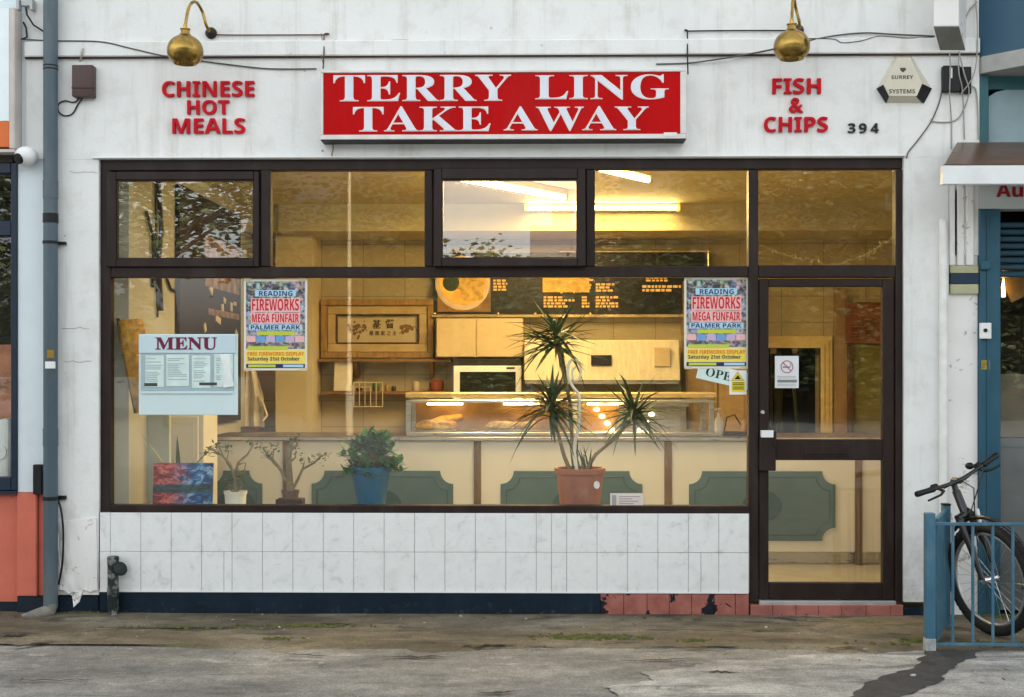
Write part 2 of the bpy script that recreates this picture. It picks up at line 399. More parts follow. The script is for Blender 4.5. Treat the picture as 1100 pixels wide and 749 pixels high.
RENDER = mat_render(); CHIP = mat_chipped(); TILE = mat_tile(); NAVY = mat_navy(); REDT = mat_redtile()
GROUT = M('grey_grout', (.36, .36, .35), .9)
BROWN = M('dark_brown_frame', (.022, .013, .011), .42, spec=.2, var=.18, sc=5, bmp=.03, stretch=(1, 1, .3), dirt=(.09, .08, .07), damt=.25, dsc=6)
BLACKR = M('black_rubber_and_shade', (.008, .008, .009), .5)
GLASS = glass('window_glass', f0=.04, dirt=.012); GLASS2 = glass('opening_window_glass', f0=.07, dirt=.03); CASEGLASS = glass('cabinet_glass', f0=.06, dirt=.02)
WHITE = M('white_plastic', (.76, .77, .77), .4, var=.05)
REDL = M('red_acrylic', (.5, .004, .012), .3, var=.08)
REDS = M('red_sign_face', (.45, .002, .003), .5, spec=.08, var=.12, sc=2, dirt=(.25, .03, .03), damt=.35, dsc=4, stretch=(1.5, 1, .35))
SIGNL = M('white_sign_letters', (.68, .7, .8), .4, var=.05)
SIGNO = M('cream_sign_outline', (.83, .72, .66), .4, var=.05)
ALU = M('aluminium', (.62, .62, .62), .38, .7, var=.1)
STEEL = M('brushed_steel', (.55, .54, .52), .3, .9, var=.12, stretch=(1, 1, 12))
BRASS = M('aged_brass', (.36, .23, .06), .28, 1.0, var=.35, sc=18, bmp=.08, bs=30, dirt=(.1, .07, .03), damt=.6, dsc=8)
DARKIRON = M('dark_iron', (.025, .02, .018), .5, .3)
CABLE = M('grey_cable', (.1, .095, .09), .6); CABLEB = M('black_cable', (.012, .012, .013), .5)
PIPEGREY = M('grey_pipe_paint', (.07, .105, .13), .4, var=.14, sc=3, dirt=(.2, .2, .19), damt=.45, stretch=(1, 1, .3))
CREAMW = M('cream_wall', (.56, .47, .28), .6, var=.07, sc=2)
PALEW = M('pale_side_wall', (.42, .41, .36), .6, var=.08, sc=2)
CEIL = M('ceiling_paint', (.5, .43, .26), .8, var=.07, sc=2)
BACKT = mat_backtile('beige_wall_tile', (.46, .37, .21))
LINO = M('grey_lino', (.3, .28, .25), .5)
DARKWOOD = M('dark_wood', (.085, .04, .02), .4, var=.3, stretch=(1, 1, 8))
MIDWOOD = M('brown_wood', (.22, .11, .045), .45, var=.25, stretch=(8, 1, 1))
# ------------------------------------------------------------------ setting: ground
def sheet(name, poly, z, mat, kind='structure', jitter=0.0, cut=0):
    t = bmesh.new()
    vs_ = [t.verts.new((x, y, 0)) for x, y in poly]; f = t.faces.new(vs_)
    if f.normal.z < 0 or True: bmesh.ops.recalc_face_normals(t, faces=[f])
    t.normal_update()
    if t.faces[:] and t.faces[0].normal.z < 0: bmesh.ops.reverse_faces(t, faces=t.faces[:])
    mb = MB(); mb._add(t)
    for v in mb.bm.verts: v.co.z = z
    o = build(name, mb, mat); o['kind'] = kind; return o
sheet('ground', [(-600, -600), (600, -600), (600, 300), (-600, 300)], -.012, mat_ground('road'))
FORE = mat_ground('forecourt'); STRIP = mat_ground('strip'); WET = mat_ground('wet')
# forecourt: a finely divided, gently uneven sheet
def uneven(name, x0, x1, y0, y1, nx, ny, z, amp, mat, edge=None, seed=0):
    mb = MB(); t = mb.bm; rnd = random.Random(seed); g = []
    ph = [rnd.uniform(0, 6.28) for _ in range(8)]
    for j in range(ny + 1):
        row = []
        for i in range(nx + 1):
            x = x0 + (x1 - x0) * i / nx; y = y0 + (y1 - y0) * j / ny
            if j == 0 and edge: y += edge(x)
            h = (math.sin(x * 1.7 + ph[0]) * math.sin(y * 2.3 + ph[1]) + .6 * math.sin(x * 4.1 + y * 3 + ph[2]) + .4 * math.sin(x * 9.2 - y * 7 + ph[3]) + .3 * rnd.uniform(-1, 1)) * amp
            if j == 0 and edge: h -= .016
            row.append(t.verts.new((x, y, z + h)))
        g.append(row)
    for j in range(ny):
        for i in range(nx): t.faces.new((g[j][i], g[j][i + 1], g[j + 1][i + 1], g[j + 1][i]))
    o = build(name, mb, mat, smooth=60); o['kind'] = 'structure'; return o
uneven('forecourt', -7, 7, -6.4, -.1, 90, 60, -.004, .0016, FORE, seed=3)
def strip_edge(x): return .04 * math.sin(x * 11 + .5) * math.sin(x * 2.9) + .03 * math.sin(x * 29) * math.sin(x * 3.7 + 1) + .05 * math.sin(x * 2.1) + .035 * math.sin(x * 5.7 + 1) + .018 * math.sin(x * 17 + 2) + (.1 if x < -2.2 else 0)
uneven('pavement', -7, 7, -.93, .03, 180, 16, .008, .0016, STRIP, edge=strip_edge, seed=5)
CONC = mat_ground('concrete')
# dark wet tarmac patch running from the railing towards the camera
def G(px, py): p = W(px, py, 0); d = (Vector(p) - Vector((0, -DIST, ZC))); k = ZC / -d.z; q = Vector((0, -DIST, ZC)) + d * k; return (q.x, q.y)
wp = [(915, 749), (932, 735), (955, 726), (985, 716), (990, 706), (1000, 698), (1030, 700), (1052, 700), (1046, 707), (1030, 714), (1018, 722), (1010, 734), (990, 741), (965, 752), (930, 770), (870, 790), (850, 775), (880, 765)]
rnd = random.Random(19)
cp = [(640, 770), (668, 748), (650, 738), (700, 731), (690, 722), (742, 718), (760, 711), (830, 709), (850, 704), (930, 703), (985, 699.5), (1060, 700), (1180, 700), (1300, 720), (1300, 800), (640, 800)]
cq = []
for (a, b), (c, d) in zip(cp, cp[1:]):
    for k in range(6): cq.append((a + (c - a) * k / 6 + rnd.uniform(-4, 4), b + (d - b) * k / 6 + rnd.uniform(-1, 1)))
sheet('concrete_patch', [G(*p) for p in cq], .0022, CONC)
wq = []
for (a, b), (c, d) in zip(wp, wp[1:] + wp[:1]):
    for k in range(5): wq.append((a + (c - a) * k / 5 + rnd.uniform(-4, 4), b + (d - b) * k / 5 + rnd.uniform(-.8, .8)))
sheet('tarmac_patch', [G(*p) for p in wq], .0062, WET)

# dark weathered cracks and hollows along the seam of the paved strip
CRKG = M('dark_ground_crack', (.03, .028, .024), .9, var=.4, sc=20)
rnd = random.Random(27)
for (a_, b_, c_, d_, w_) in ((488, 697, 556, 694, 1.6), (560, 697, 604, 698, 1.2), (305, 704, 352, 706, 1.3), (405, 708, 490, 706, 1.5), (0, 686, 32, 684, 2.4), (0, 698, 62, 692, 1.6), (120, 677, 260, 676, 1.1), (330, 672, 400, 674, 1.2), (512, 747, 562, 743, 1.8), (0, 733, 110, 731, .9), (680, 700, 800, 697, 1.0), (750, 722, 800, 724, 1.3), (880, 699, 930, 697, 1.0), (650, 712, 760, 708, .9)):
    up_, dn_ = [], []
    for k in range(13):
        u = k / 12; x = a_ + (c_ - a_) * u; y = b_ + (d_ - b_) * u + rnd.uniform(-.9, .9); q_ = w_ * math.sin(math.pi * min(.97, max(.03, u))) * rnd.uniform(.5, 1.3)
        up_.append((x, y - q_ / 2)); dn_.append((x, y + q_ / 2))
    sheet('ground_crack', [G(*p) for p in up_ + dn_[::-1]], .0135 if (b_ + d_) / 2 < 699 else .0072, CRKG)
# moss and litter
def scatter_moss(name, cx, cy, rx, ry, n, label=None):
    mb = MB(); rnd = random.Random(hash(name) % 99 + int(cx * 10))
    for _ in range(n):
        a = rnd.uniform(0, 6.28); r = math.sqrt(rnd.random()); x = cx + rx * r * math.cos(a); y = cy + ry * r * math.sin(a)
        h = rnd.uniform(.008, .022); w = rnd.uniform(.008, .02)
        mb.lathe([(w, 0), (w * .8, h * .6), (w * .2, h)], (x, y, .007), 5)
    o = build(name, mb, MOSS, smooth=60); o['kind'] = 'stuff'; o['label'] = label or 'green moss growing in patches on the brown paved strip'; o['category'] = 'moss'; return o
MOSS = mat_leaf('moss_green', (.035, .045, .008), (.1, .105, .018), 25, .9)
mm = MB(); rnd = random.Random(4)
def moss_at(cx, cy, rx, ry, n):
    for _ in range(n):
        a = rnd.uniform(0, 6.28); r = abs(rnd.gauss(0, .5)); x = cx + rx * r * math.cos(a); y = min(-.015, cy + ry * r * math.sin(a))
        h = rnd.uniform(.004, .014); w = rnd.uniform(.006, .02)
        mm.lathe([(w, 0), (w * .8, h * .6), (w * .2, h)], (x, y, .007), 5)
for px, py, rx, ry, n in ((632, 686, .28, .07, 320), (330, 674, .35, .04, 150), (300, 688, .12, .05, 40), (90, 659, .16, .03, 160), (745, 690, .12, .04, 60), (1060, 694, .5, .07, 260), (985, 690, .12, .08, 70), (1080, 662, .3, .1, 160), (200, 676, .5, .03, 60)):
    g = G(px, py); moss_at(g[0], g[1], rx, ry, n)
o = build('moss', mm, MOSS, smooth=60); o['kind'] = 'stuff'; o['label'] = 'green moss growing in patches along the paved strip'; o['category'] = 'moss'
LIT = M('pale_stone_chip', (.36, .34, .3), .8, var=.4)
lb = MB(); rnd = random.Random(9)
for px, py in ((823, 676), (456, 671), (372, 662), (345, 715), (300, 676), (627, 676), (565, 667), (981, 728), (1048, 725), (707, 740), (930, 700), (1000, 700), (720, 742), (495, 664), (140, 700), (250, 668)):
    g = G(px, py); s_ = rnd.uniform(.008, .02)
    lb.obox((g[0], g[1], .012), (s_ * 1.6, s_, s_ * .6), Matrix.Rotation(rnd.uniform(0, 3), 3, 'Z'), s_ * .15)
for _ in range(150):
    x = rnd.uniform(-3.6, 3.6); y = rnd.uniform(-2.3, -.03); s_ = rnd.uniform(.0025, .006)
    lb.obox((x, y, .009 if y > -.9 else .001), (s_ * 1.5, s_, s_), Matrix.Rotation(rnd.uniform(0, 3), 3, 'Z'))
o = build('gravel_chips', lb, LIT); o['kind'] = 'stuff'; o['label'] = 'pale grit and chips strewn over the pavement'; o['category'] = 'grit'
LFM = M('dead_leaf_brown', (.1, .055, .02), .8, var=.4)
lv = MB()
for _ in range(90):
    x = rnd.uniform(-3.4, 3.4); y = -abs(rnd.gauss(0, .12)) - .02 if rnd.random() < .7 else rnd.uniform(-1.8, -.1)
    a = rnd.uniform(0, 6.28); s_ = rnd.uniform(.01, .028); m = Matrix.Rotation(a, 3, 'Z')
    c = Vector((x, y, .014)); pts = [c + m @ Vector(p) for p in ((-s_, 0, 0), (0, -s_ * .4, .004), (s_, 0, .008), (0, s_ * .4, .003))]
    lv.quad(*pts)
o = build('fallen_leaves', lv, LFM); o['kind'] = 'stuff'; o['label'] = 'small brown fallen leaves along the foot of the shop front'; o['category'] = 'leaves'

# ------------------------------------------------------------------ the shop building
shop = thing('shop_building', 'white rendered takeaway shop with brown framed glazed front and tiled stall riser', 'shop', (0, 0, 0))
ZTOP = 7.2; YW = .24
xl, xr = X(62), X(1019); wx0, wx1 = X(106), X(971); zt = Z(170)
mb = MB()
mb.box(xl - .2, X(1052), 0, YW, zt, Z(61.5))
mb.box(xl, wx0, 0, YW, .12, zt - .001)
mb.box(wx1, xr, 0, YW, .09, zt - .001)
mb.box(xl - .2, X(1052), .006, YW, Z(43), ZTOP)
build('front_wall', mb, RENDER, shop)
mb = MB(); mb.box(xl - .2, X(1051), -.034, .1, Z(60.3), Z(44), .006); build('string_course', mb, RENDER, shop)
mb = MB(); mb.box(xl - .2, X(1051), -.022, .005, Z(61.6), Z(60.3) - .0005); build('course_shadow_line', mb, M('brown_shadow_line', (.06, .035, .03), .9, var=.5, sc=3), shop)  # dark brown strip stands in for the shadow line under the string course
# cracks in the render are separate thin dark seams cut proud by 1 mm
CRK = M('crack_line', (.2, .18, .16), .9)
def crack(pts, r=.0022, Y=-.001):
    mb = MB(); mb.tube([W(a, b, Y) for a, b in pts], r, 5); build('wall_crack', mb, CRK, shop)
crack([(356, 149), (357.5, 154), (358, 160), (356.5, 166), (357, 170)], .004); crack([(345, 36), (347, 48), (345, 60), (348, 72)], .0028, -.028)
rnd = random.Random(2)
for x0_, x1_ in ((400, 470), (500, 640), (650, 735), (860, 1000)):
    crack([(x, 43.5 + rnd.uniform(-.6, .6)) for x in range(x0_, x1_, 12)], .0016, -.004)
for sx_, sy_ in ((66, 352), (75, 185), (68, 388)):
    crack([(sx_ + k * 5, sy_ + rnd.uniform(-1.5, 1.5)) for k in range(7)], .0013)
# broken plaster at the foot of the left pilaster
mb = MB(); rnd = random.Random(6)
pl = [(63, 560), (104, 556), (105.5, 634), (96, 636), (90, 633), (86, 646), (80, 652), (78, 640), (70, 634), (63, 633)]
mb.prism([(W(a, b).x, W(a, b).z) for a, b in pl], -.012, .01)
bmesh.ops.triangulate(mb.bm, faces=mb.bm.faces[:]); bmesh.ops.subdivide_edges(mb.bm, edges=mb.bm.edges[:], cuts=5, use_grid_fill=True)
for v in mb.bm.verts:
    if v.co.y < 0: v.co.y += rnd.uniform(-.004, .006) + .006 * math.sin(v.co.x * 60) * math.sin(v.co.z * 45)
build('patched_plaster', mb, CHIP, shop, smooth=50)
# plinth
for a_, b_, y_, d_, z_ in ((X(107), X(645), -.004, YW, Z(636.5)), (xl, X(106), -.004, YW - .02, Z(641, 0, 84)), (X(971), xr, -.003, YW - .02, Z(653, 0, 995))):
    mb = MB(); mb.box(a_, b_, y_, d_, 0, z_, .003); build('plinth', mb, NAVY, shop)
mb = MB(); xs = [645, 670, 695, 719, 743, 767, 790, 804.5]
for a, b in zip(xs, xs[1:]): mb.box(X(a) + .0012, X(b) - .0012, -.004, .02, .005, Z(638), .003)
mb.box(X(645), X(805), .02, YW, 0, Z(637.5))
build('plinth_tiling', mb, REDT, shop)
mb = MB(); xs = [806, 830, 855, 879, 904, 930, 956]
STEPM = M('red_step_tile', (.36, .13, .105), .55, var=.2, dirt=(.1, .05, .04), dsc=9)
for a, b in zip(xs, xs[1:]): mb.box(X(a) + .0012, X(b) - .0012, -.01, .02, .003, Z(650, 0, 880), .003)
mb.box(X(956), X(970), -.006, .1, 0, Z(650, 0, 960), .003); mb.box(X(806), X(956), .02, .2, 0, Z(650.3, 0, 880))
build('door_step', mb, STEPM, shop)
# tiled stall riser
zr1, zr2, zr3 = Z(551.5), Z(593.5), Z(636)
mb = MB(); mb.box(X(107), X(805), .006, .2, zr3, zr1); build('riser_wall', mb, GROUT, shop)
mb = MB()
top = [107, 118.5] + [118.5 + 32.68 * k for k in range(1, 21)] + [804.5]
def row(xs, za, zb):
    for a, b in zip(xs, xs[1:]):
        if b - a < 2: continue
        j = random.uniform(-.0006, .0006)
        mb.box(X(a) + .0014, X(b) - .0014, j, .012, za + .0014, zb - .0014, .0018)
row(sorted(top + [592.5]), zr2, zr1); row(sorted(top + [240.5, 592.5, 753]), zr3, zr2)
build('riser_tiling', mb, TILE, shop)
mb = MB(); mb.box(X(107), X(804), -.006, .004, zr3 - .006, zr3 + .003); build('tile_trim', mb, WHITE, shop)

# ---- window frame (brown), Y .03-.09
FY0, FY1 = .03, .1
mb = MB()
def fr(a, b, c, d, y0=FY0, y1=FY1, bv=.004): x0, x1, z0, z1 = RC(a, b, c, d); mb.box(x0, x1, y0, y1, z0, z1, bv)
fr(105.5, 169.5, 971.5, 181.5)             # head
fr(105.5, 181.7, 117, 551.5)               # left stile
fr(117.2, 286, 805, 297.5)                 # transom
fr(117.2, 543.5, 804.8, 551.5, FY0 - .02)  # sill
for a, c in ((279, 289.5), (455.5, 464), (630, 639.5)): fr(a, 181.7, c, 285.8)
fr(805, 181.7, 815.5, 648, FY0 - .006)     # mullion to ground
fr(963.5, 181.7, 971.5, 648, FY0 - .006)
fr(815.7, 284.5, 963.3, 297.5)
fr(815.7, 645.5, 963.3, 650, .05, .16, .001)
frame = build('window_frame', mb, BROWN, shop)
mb = MB(); mb.box(X(100), X(972), -.02, .03, Z(169.5) + .0005, Z(168), .001); build('head_flashing', mb, WHITE, shop)
def pane(par, a, b, c, d, Y=.065, m=GLASS):
    x0, x1, z0, z1 = RC(a, b, c, d); q = MB(); q.box(x0, x1, Y, Y + .005, z0, z1); return build('window_pane', q, m, par)
pane(frame, 116, 296, 806, 545); pane(frame, 288, 180, 457, 288); pane(frame, 638, 180, 807, 288); pane(frame, 814, 180, 965, 286)
# opening lights
def sash(a, b, c, d, ga, gb, gc, gd, tilt, name='opening_window'):
    x0, x1, z0, z1 = RC(a, b, c, d); g0, g1, h0, h1 = RC(ga, gb, gc, gd); y0, y1 = .006, .05
    mb = MB()
    mb.box(x0, g0, y0, y1, z0, z1, .004); mb.box(g1, x1, y0, y1, z0, z1, .004)
    mb.box(g0 + .0005, g1 - .0005, y0, y1, h1, z1, .004); mb.box(g0 + .0005, g1 - .0005, y0, y1, z0, h0, .004)
    # inner glazing bead
    k = .008
    mb.box(g0 - .001, g0 + k, y0 + .012, y1 - .004, h0, h1); mb.box(g1 - k, g1 + .001, y0 + .012, y1 - .004, h0, h1)
    mb.box(g0 + k, g1 - k, y0 + .012, y1 - .004, h1 - k, h1 + .001); mb.box(g0 + k, g1 - k, y0 + .012, y1 - .004, h0 - .001, h0 + k)
    gm = MB(); gm.box(g0 - .002, g1 + .002, .026, .031, h0 - .002, h1 + .002)
    T = Matrix.Translation((0, y1, z1)) @ Matrix.Rotation(tilt, 4, 'X') @ Matrix.Translation((0, -y1, -z1))
    mb.xform(T); gm.xform(T)
    s_ = build(name, mb, BROWN, shop); build('window_pane', gm, GLASS2, s_); return s_
sash(113.5, 184, 277.5, 286.5, 124, 193, 272, 278, R_(0.0))
sash(466, 180.5, 629, 287, 474.5, 192.5, 620.5, 278.5, R_(-2.9))
for (a_, b_, c_, d_), (e_, f_, g_, h_) in (((464, 181.5, 630, 286), (469, 190, 626, 282.5)), ((117, 181.5, 279, 286), (122, 189, 274, 281))):
    x0, x1, z0, z1 = RC(a_, b_, c_, d_); q0, q1, r0, r1 = RC(e_, f_, g_, h_); mb = MB()
    mb.box(x0, q0, .056, .1, z0, z1); mb.box(q1, x1, .056, .1, z0, z1); mb.box(q0, q1, .056, .1, r1, z1); mb.box(q0, q1, .056, .1, z0, r0)
    build('window_rebate', mb, BLACKR, shop)
# ---- door
mb = MB()
def dr(a, b, c, d, y0=.036, y1=.085, bv=.004): x0, x1, z0, z1 = RC(a, b, c, d); mb.box(x0, x1, y0, y1, z0, z1, bv)
dr(816.5, 299, 827, 645); dr(950, 299, 962.5, 645)
dr(827.1, 299, 949.9, 307.5); dr(827.1, 472.5, 949.9, 495); dr(827.1, 627.5, 949.9, 645)
door = build('door', mb, BROWN, shop)
pane(door, 826, 306, 951, 474, .058); pane(door, 826, 494, 951, 629, .058)
mb = MB(); x0, x1, z0, z1 = RC(861, 477, 915, 491.5); mb.box(x0, x1, .03, .04, z0, z1, .003); x0, x1, z0, z1 = RC(864, 479.5, 912, 489); mb.box(x0, x1, .025, .035, z0, z1, .004)
build('letter_plate', mb, BROWN, door)
mb = MB(); x0, x1, z0, z1 = RC(816, 469, 833.5, 506); mb.box(x0, x1, -.004, .035, z0, z1, .005); x0, x1, z0, z1 = RC(830.5, 463, 833.5, 480); mb.box(x0, x1, -.012, .0, z0, z1, .002)
build('door_lock', mb, BROWN, door)
mb = MB(); x0, x1, z0, z1 = RC(817.5, 462.5, 831, 470); mb.box(x0, x1, -.01, .03, z0, z1, .002); build('lock_sticker', mb, WHITE, door)
mb = MB(); p = W(819, 443, .03); mb.lathe([(.014, 0), (.014, .006), (.009, .012)], p, 16, axis=Matrix.Rotation(R_(90), 3, 'X')); build('keyhole', mb, ALU, door, smooth=40)
mb = MB(); x0, x1, z0, z1 = RC(816, 646, 963, 650.5); mb.box(x0, x1, .004, .05, z0, z1, .002); build('door_threshold', mb, ALU, shop)

# ---- interior shell
mb = MB()
mb.box(-2.62, 2.74, .2, .9, .0, .05); mb.box(-2.62, 3.7, .901, 4.2, .0, .05); build('shop_floor', mb, LINO, shop)
mb = MB(); CZ = 3.03
mb.box(-2.72, 3.72, .245, 3.28, CZ, CZ + .1); build('ceiling', mb, CEIL, shop)
mb = MB(); BZ = Z(248, 3.25)
mb.box(X(299, 3.25), 3.7, 3.25, 4.3, BZ, CZ + .1); mb.box(-2.7, X(299, 3.25) - .001, 3.281, 4.3, BZ + .01, CZ + .1); build('bulkhead', mb, CEIL, shop)
mb = MB()
mb.box(-2.72, -2.6, .245, 4.1, 0, CZ); build('side_wall', mb, PALEW, shop)
mb = MB(); mb.box(3.6, 3.72, .9, 4.1, 0, CZ); mb.box(2.75, 3.6, .8, .9, 0, CZ); mb.box(2.75, 2.85, .245, .8, 0, CZ); build('side_wall', mb, CREAMW, shop)
# back wall with the inner doorway
mb = MB(); dx0, dx1, dz = X(820, 4), X(881, 4), Z(374, 4, 850)
mb.box(-2.6, dx0, 4.0, 4.2, .05, BZ + .01); mb.box(dx1, 3.6, 4.0, 4.2, .05, BZ + .01); mb.box(dx0, dx1, 4.0, 4.2, dz, BZ + .01)
build('back_wall', mb, BACKT, shop)
mb = MB(); mb.box(X(296, 3.5), X(335, 3.5), 3.5, 4.0, .05, BZ); build('wall_pier', mb, CREAMW, shop)
mb = MB(); FRM = M('cream_gloss_doorframe', (.66, .5, .22), .35)
for k, w in ((0, 13), (1, 9), (2, 4)):
    x0, x1, z0, z1 = RC(881 + 0, 362, 881 + w, 480, 3.96)
    mb.box(X(881, 3.97) + .0, X(881 + w, 3.97), 3.965 - .012 * (2 - k) * -1 - .02, 3.999, .05, Z(373 - w * .9, 3.97, 850))
    mb.box(X(815, 3.97), X(881, 3.97) - .0005, 3.965 + .012 * (2 - k) - .02, 3.999, dz, Z(373 - w * .9, 3.97, 850))
build('inner_doorframe', mb, FRM, shop)
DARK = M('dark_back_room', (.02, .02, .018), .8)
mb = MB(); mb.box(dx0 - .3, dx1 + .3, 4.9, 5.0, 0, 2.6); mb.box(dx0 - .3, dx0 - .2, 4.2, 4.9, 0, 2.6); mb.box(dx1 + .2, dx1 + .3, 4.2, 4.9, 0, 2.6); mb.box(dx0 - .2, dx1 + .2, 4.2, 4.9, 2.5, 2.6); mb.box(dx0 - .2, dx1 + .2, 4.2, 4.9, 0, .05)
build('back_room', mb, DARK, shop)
mb = MB(); mb.box(X(111), X(806), .11, .48, .585, .63, .004); mb.box(X(111), X(806), .205, .24, .05, .585); build('window_shelf', mb, CREAMW, shop)
# upper storey and roof, out of the picture but throwing the building's shade
mb = MB(); mb.box(xl - .2, X(1052), YW + .001, 6, 3.3, ZTOP); build('upper_storey', mb, RENDER, shop)
mb = MB(); mb.prism([(xl - .2, ZTOP + .002), (X(1052), ZTOP + .002), (X(1052), ZTOP + .3), (xl - .2, ZTOP + .3)], -.25, 6.2); build('roof', mb, M('grey_roof_felt', (.1, .1, .11), .9), shop)
# ------------------------------------------------------------------ facade fittings
def rect_thing_loc(a, b, c, d, Y=0): x0, x1, z0, z1 = RC(a, b, c, d, Y); return ((x0 + x1) / 2, Y, z0)
# main sign
t = thing('shop_sign', 'long red illuminated-style box sign reading TERRY LING TAKE AWAY above the window', 'sign', rect_thing_loc(346, 74, 739, 149))
YS = -.13
x0, x1, z0, z1 = RC(344, 75, 737.5, 149.5, YS)
mb = MB(); w = .022
mb.box(x0, x1, YS, -.001, z0, z0 + w * 1.35, .003); mb.box(x0, x1, YS, -.001, z1 - w * .7, z1, .003)
mb.box(x0, x0 + w * .8, YS, -.001, z0 + w * 1.36, z1 - w * .71, .003); mb.box(x1 - w * 1.7, x1, YS, -.001, z0 + w * 1.36, z1 - w * .71, .003)
build('sign_casing', mb, M('pale_aluminium_trim', (.66, .64, .62), .45, .2), t)
mb = MB(); mb.box(x0 + .002, x1 - .002, YS + .006, -.002, z0 - .006, z0 - .001); build('sign_underside_shade', mb, BLACKR, t)  # black plate stands in for the shade beneath the sign
mb = MB(); mb.box(x0 + w * .8, x1 - w * 1.7, YS + .008, -.01, z0 + w * 1.3, z1 - w * .7); build('sign_face', mb, REDS, t)
def bold(s): return ''.join(chr(0x1D400 + ord(c) - 65) if 'A' <= c <= 'Z' else c for c in s)
lo, li = MB(), MB()
def sgn(word, a, b, c, d):
    q0, q1, r0, r1 = RC(a, b, c, d, YS)
    lo.text(bold(word), q0, q1, r0, r1, YS + .004, YS + .009)
    li.text(bold(word), q0 + .005, q1 - .005, r0 + .004, r1 - .004, YS + .002, YS + .006, offset=-.016)
sgn('TERRY', 358, 80.5, 549, 108.5); sgn('LING', 575, 80, 718.5, 107)
sgn('TAKE', 379, 114, 527, 141); sgn('AWAY', 541, 114, 697, 140.5)
build('letter_outline', lo, SIGNO, t); build('lettering', li, SIGNL, t)
mb = MB(); q = RC(713, 142.5, 727, 146, YS); mb.box(q[0], q[1], YS - .003, YS + .002, q[2], q[3]); build('maker_plate', mb, WHITE, t)

def wall_letters(label, words, kind='wall_lettering'):
    a, b, c, d = words[0][1]; t = thing(kind, label, 'sign', (X((a + c) / 2), 0, Z(words[-1][1][3])))
    for w_, (a, b, c, d), mat, off in words:
        q0, q1, r0, r1 = RC(a, b, c, d, -.02); mb = MB(); mb.sans(w_, q0, q1, r0, r1, -.022, -.001, offset=.012 if w_ == '&' else 0); build('lettering', mb, mat, t)
RS = M('red_letter', (.5, .003, .012), .45, var=.1, spec=.12)
wall_letters('red raised letters CHINESE HOT MEALS on white wall below a brass lamp', [('CHINESE', (174, 87, 273, 104), RS, .03), ('HOT', (201, 107.5, 246, 123), RS, .03), ('MEALS', (185, 127, 263, 143.5), RS, .03)])
wall_letters('red raised letters FISH & CHIPS on white wall right of the red sign', [('FISH', (830, 84, 882, 101), RS, .03), ('&', (848, 105, 863, 121), RS, .03), ('CHIPS', (821, 125.5, 889.5, 142), RS, .03)])
BLK = M('black_number', (.01, .01, .012), .4)
t = thing('house_number', 'small black house number 394 on white wall above the door', 'number', (X(928), 0, Z(143)))
for ch, a, c in (('3', 911, 919), ('9', 923, 931), ('4', 935.5, 944)):
    q0, q1, r0, r1 = RC(a, 132.5, c, 143, -.01); mb = MB(); mb.sans(ch, q0, q1, r0, r1, -.012, -.001); build('digit', mb, BLK, t)

# brass lamps
def brass_lamp(rx, ry, sx, sy, label):
    rose = W(rx, ry, 0); P = -.27; c = W(sx, sy, P)
    t = thing('wall_lamp', label, 'lamp', rose, 'brass swan-neck lamps over the shop front')
    mb = MB(); mb.lathe([(.036, 0), (.036, .012), (.022, .03), (.012, .045)], rose, 18, axis=Matrix.Rotation(R_(90), 3, 'X')); build('wall_rose', mb, DARKIRON, t, smooth=40)
    R = .108
    prof = []
    for k in range(19):
        a = math.pi * k / 18; r = R * math.sin(a) * (1.0 if a < 1.75 else 1.0)
        z = R * .92 * math.cos(a)
        prof.append((r, z))
    prof = [(r, z) for r, z in prof if z > -R * .72]
    prof = [(.024, R * 1.18), (.026, R * 1.15), (.026, R * 1.02), (.034, R * .93)] + [p for p in prof if p[0] > .036]
    prof += [(prof[-1][0] * .93, prof[-1][1] + .002), (prof[-1][0] * .8, prof[-1][1] + .03), (.002, .05)]
    mb = MB(); mb.lathe(prof, c, 32); build('lamp_shade', mb, BRASS, t, smooth=50)
    mb = MB(); mb.lathe([(.018, R * 1.12), (.031, R * 1.2), (.031, R * 1.25), (.012, R * 1.3), (.012, R * 1.48)], c, 18); build('lamp_holder', mb, BRASS, t, smooth=40)
    top = c + Vector((0, 0, R * 1.42)); zt_ = max(top.z, rose.z) + .2
    a0 = rose + Vector((0, -.04, 0)); pts = []
    ctl = [a0, rose + Vector((-.01, -.085, .03)), rose.lerp(top, .36) + Vector((0, 0, .12)), rose.lerp(top, .62) + Vector((0, 0, .165)), rose.lerp(top, .86) + Vector((0, 0, .12)), top]
    ctl = [ctl[0]] + ctl + [ctl[-1]]
    for i in range(1, len(ctl) - 2):
        for k in range(6):
            u = k / 6; p0, p1, p2, p3 = ctl[i - 1:i + 3]
            pts.append(.5 * (2 * p1 + (p2 - p0) * u + (2 * p0 - 5 * p1 + 4 * p2 - p3) * u * u + (3 * p1 - p0 - 3 * p2 + p3) * u ** 3))
    pts.append(top)
    mb = MB(); mb.tube(pts, .0095, 10); build('swan_neck', mb, BRASS, t, smooth=60)
brass_lamp(227, 36, 199, 55, 'brass swan-neck lamp with round shade above the CHINESE HOT MEALS letters')
brass_lamp(857, 33, 850.5, 50, 'brass swan-neck lamp with round shade above the FISH & CHIPS letters')

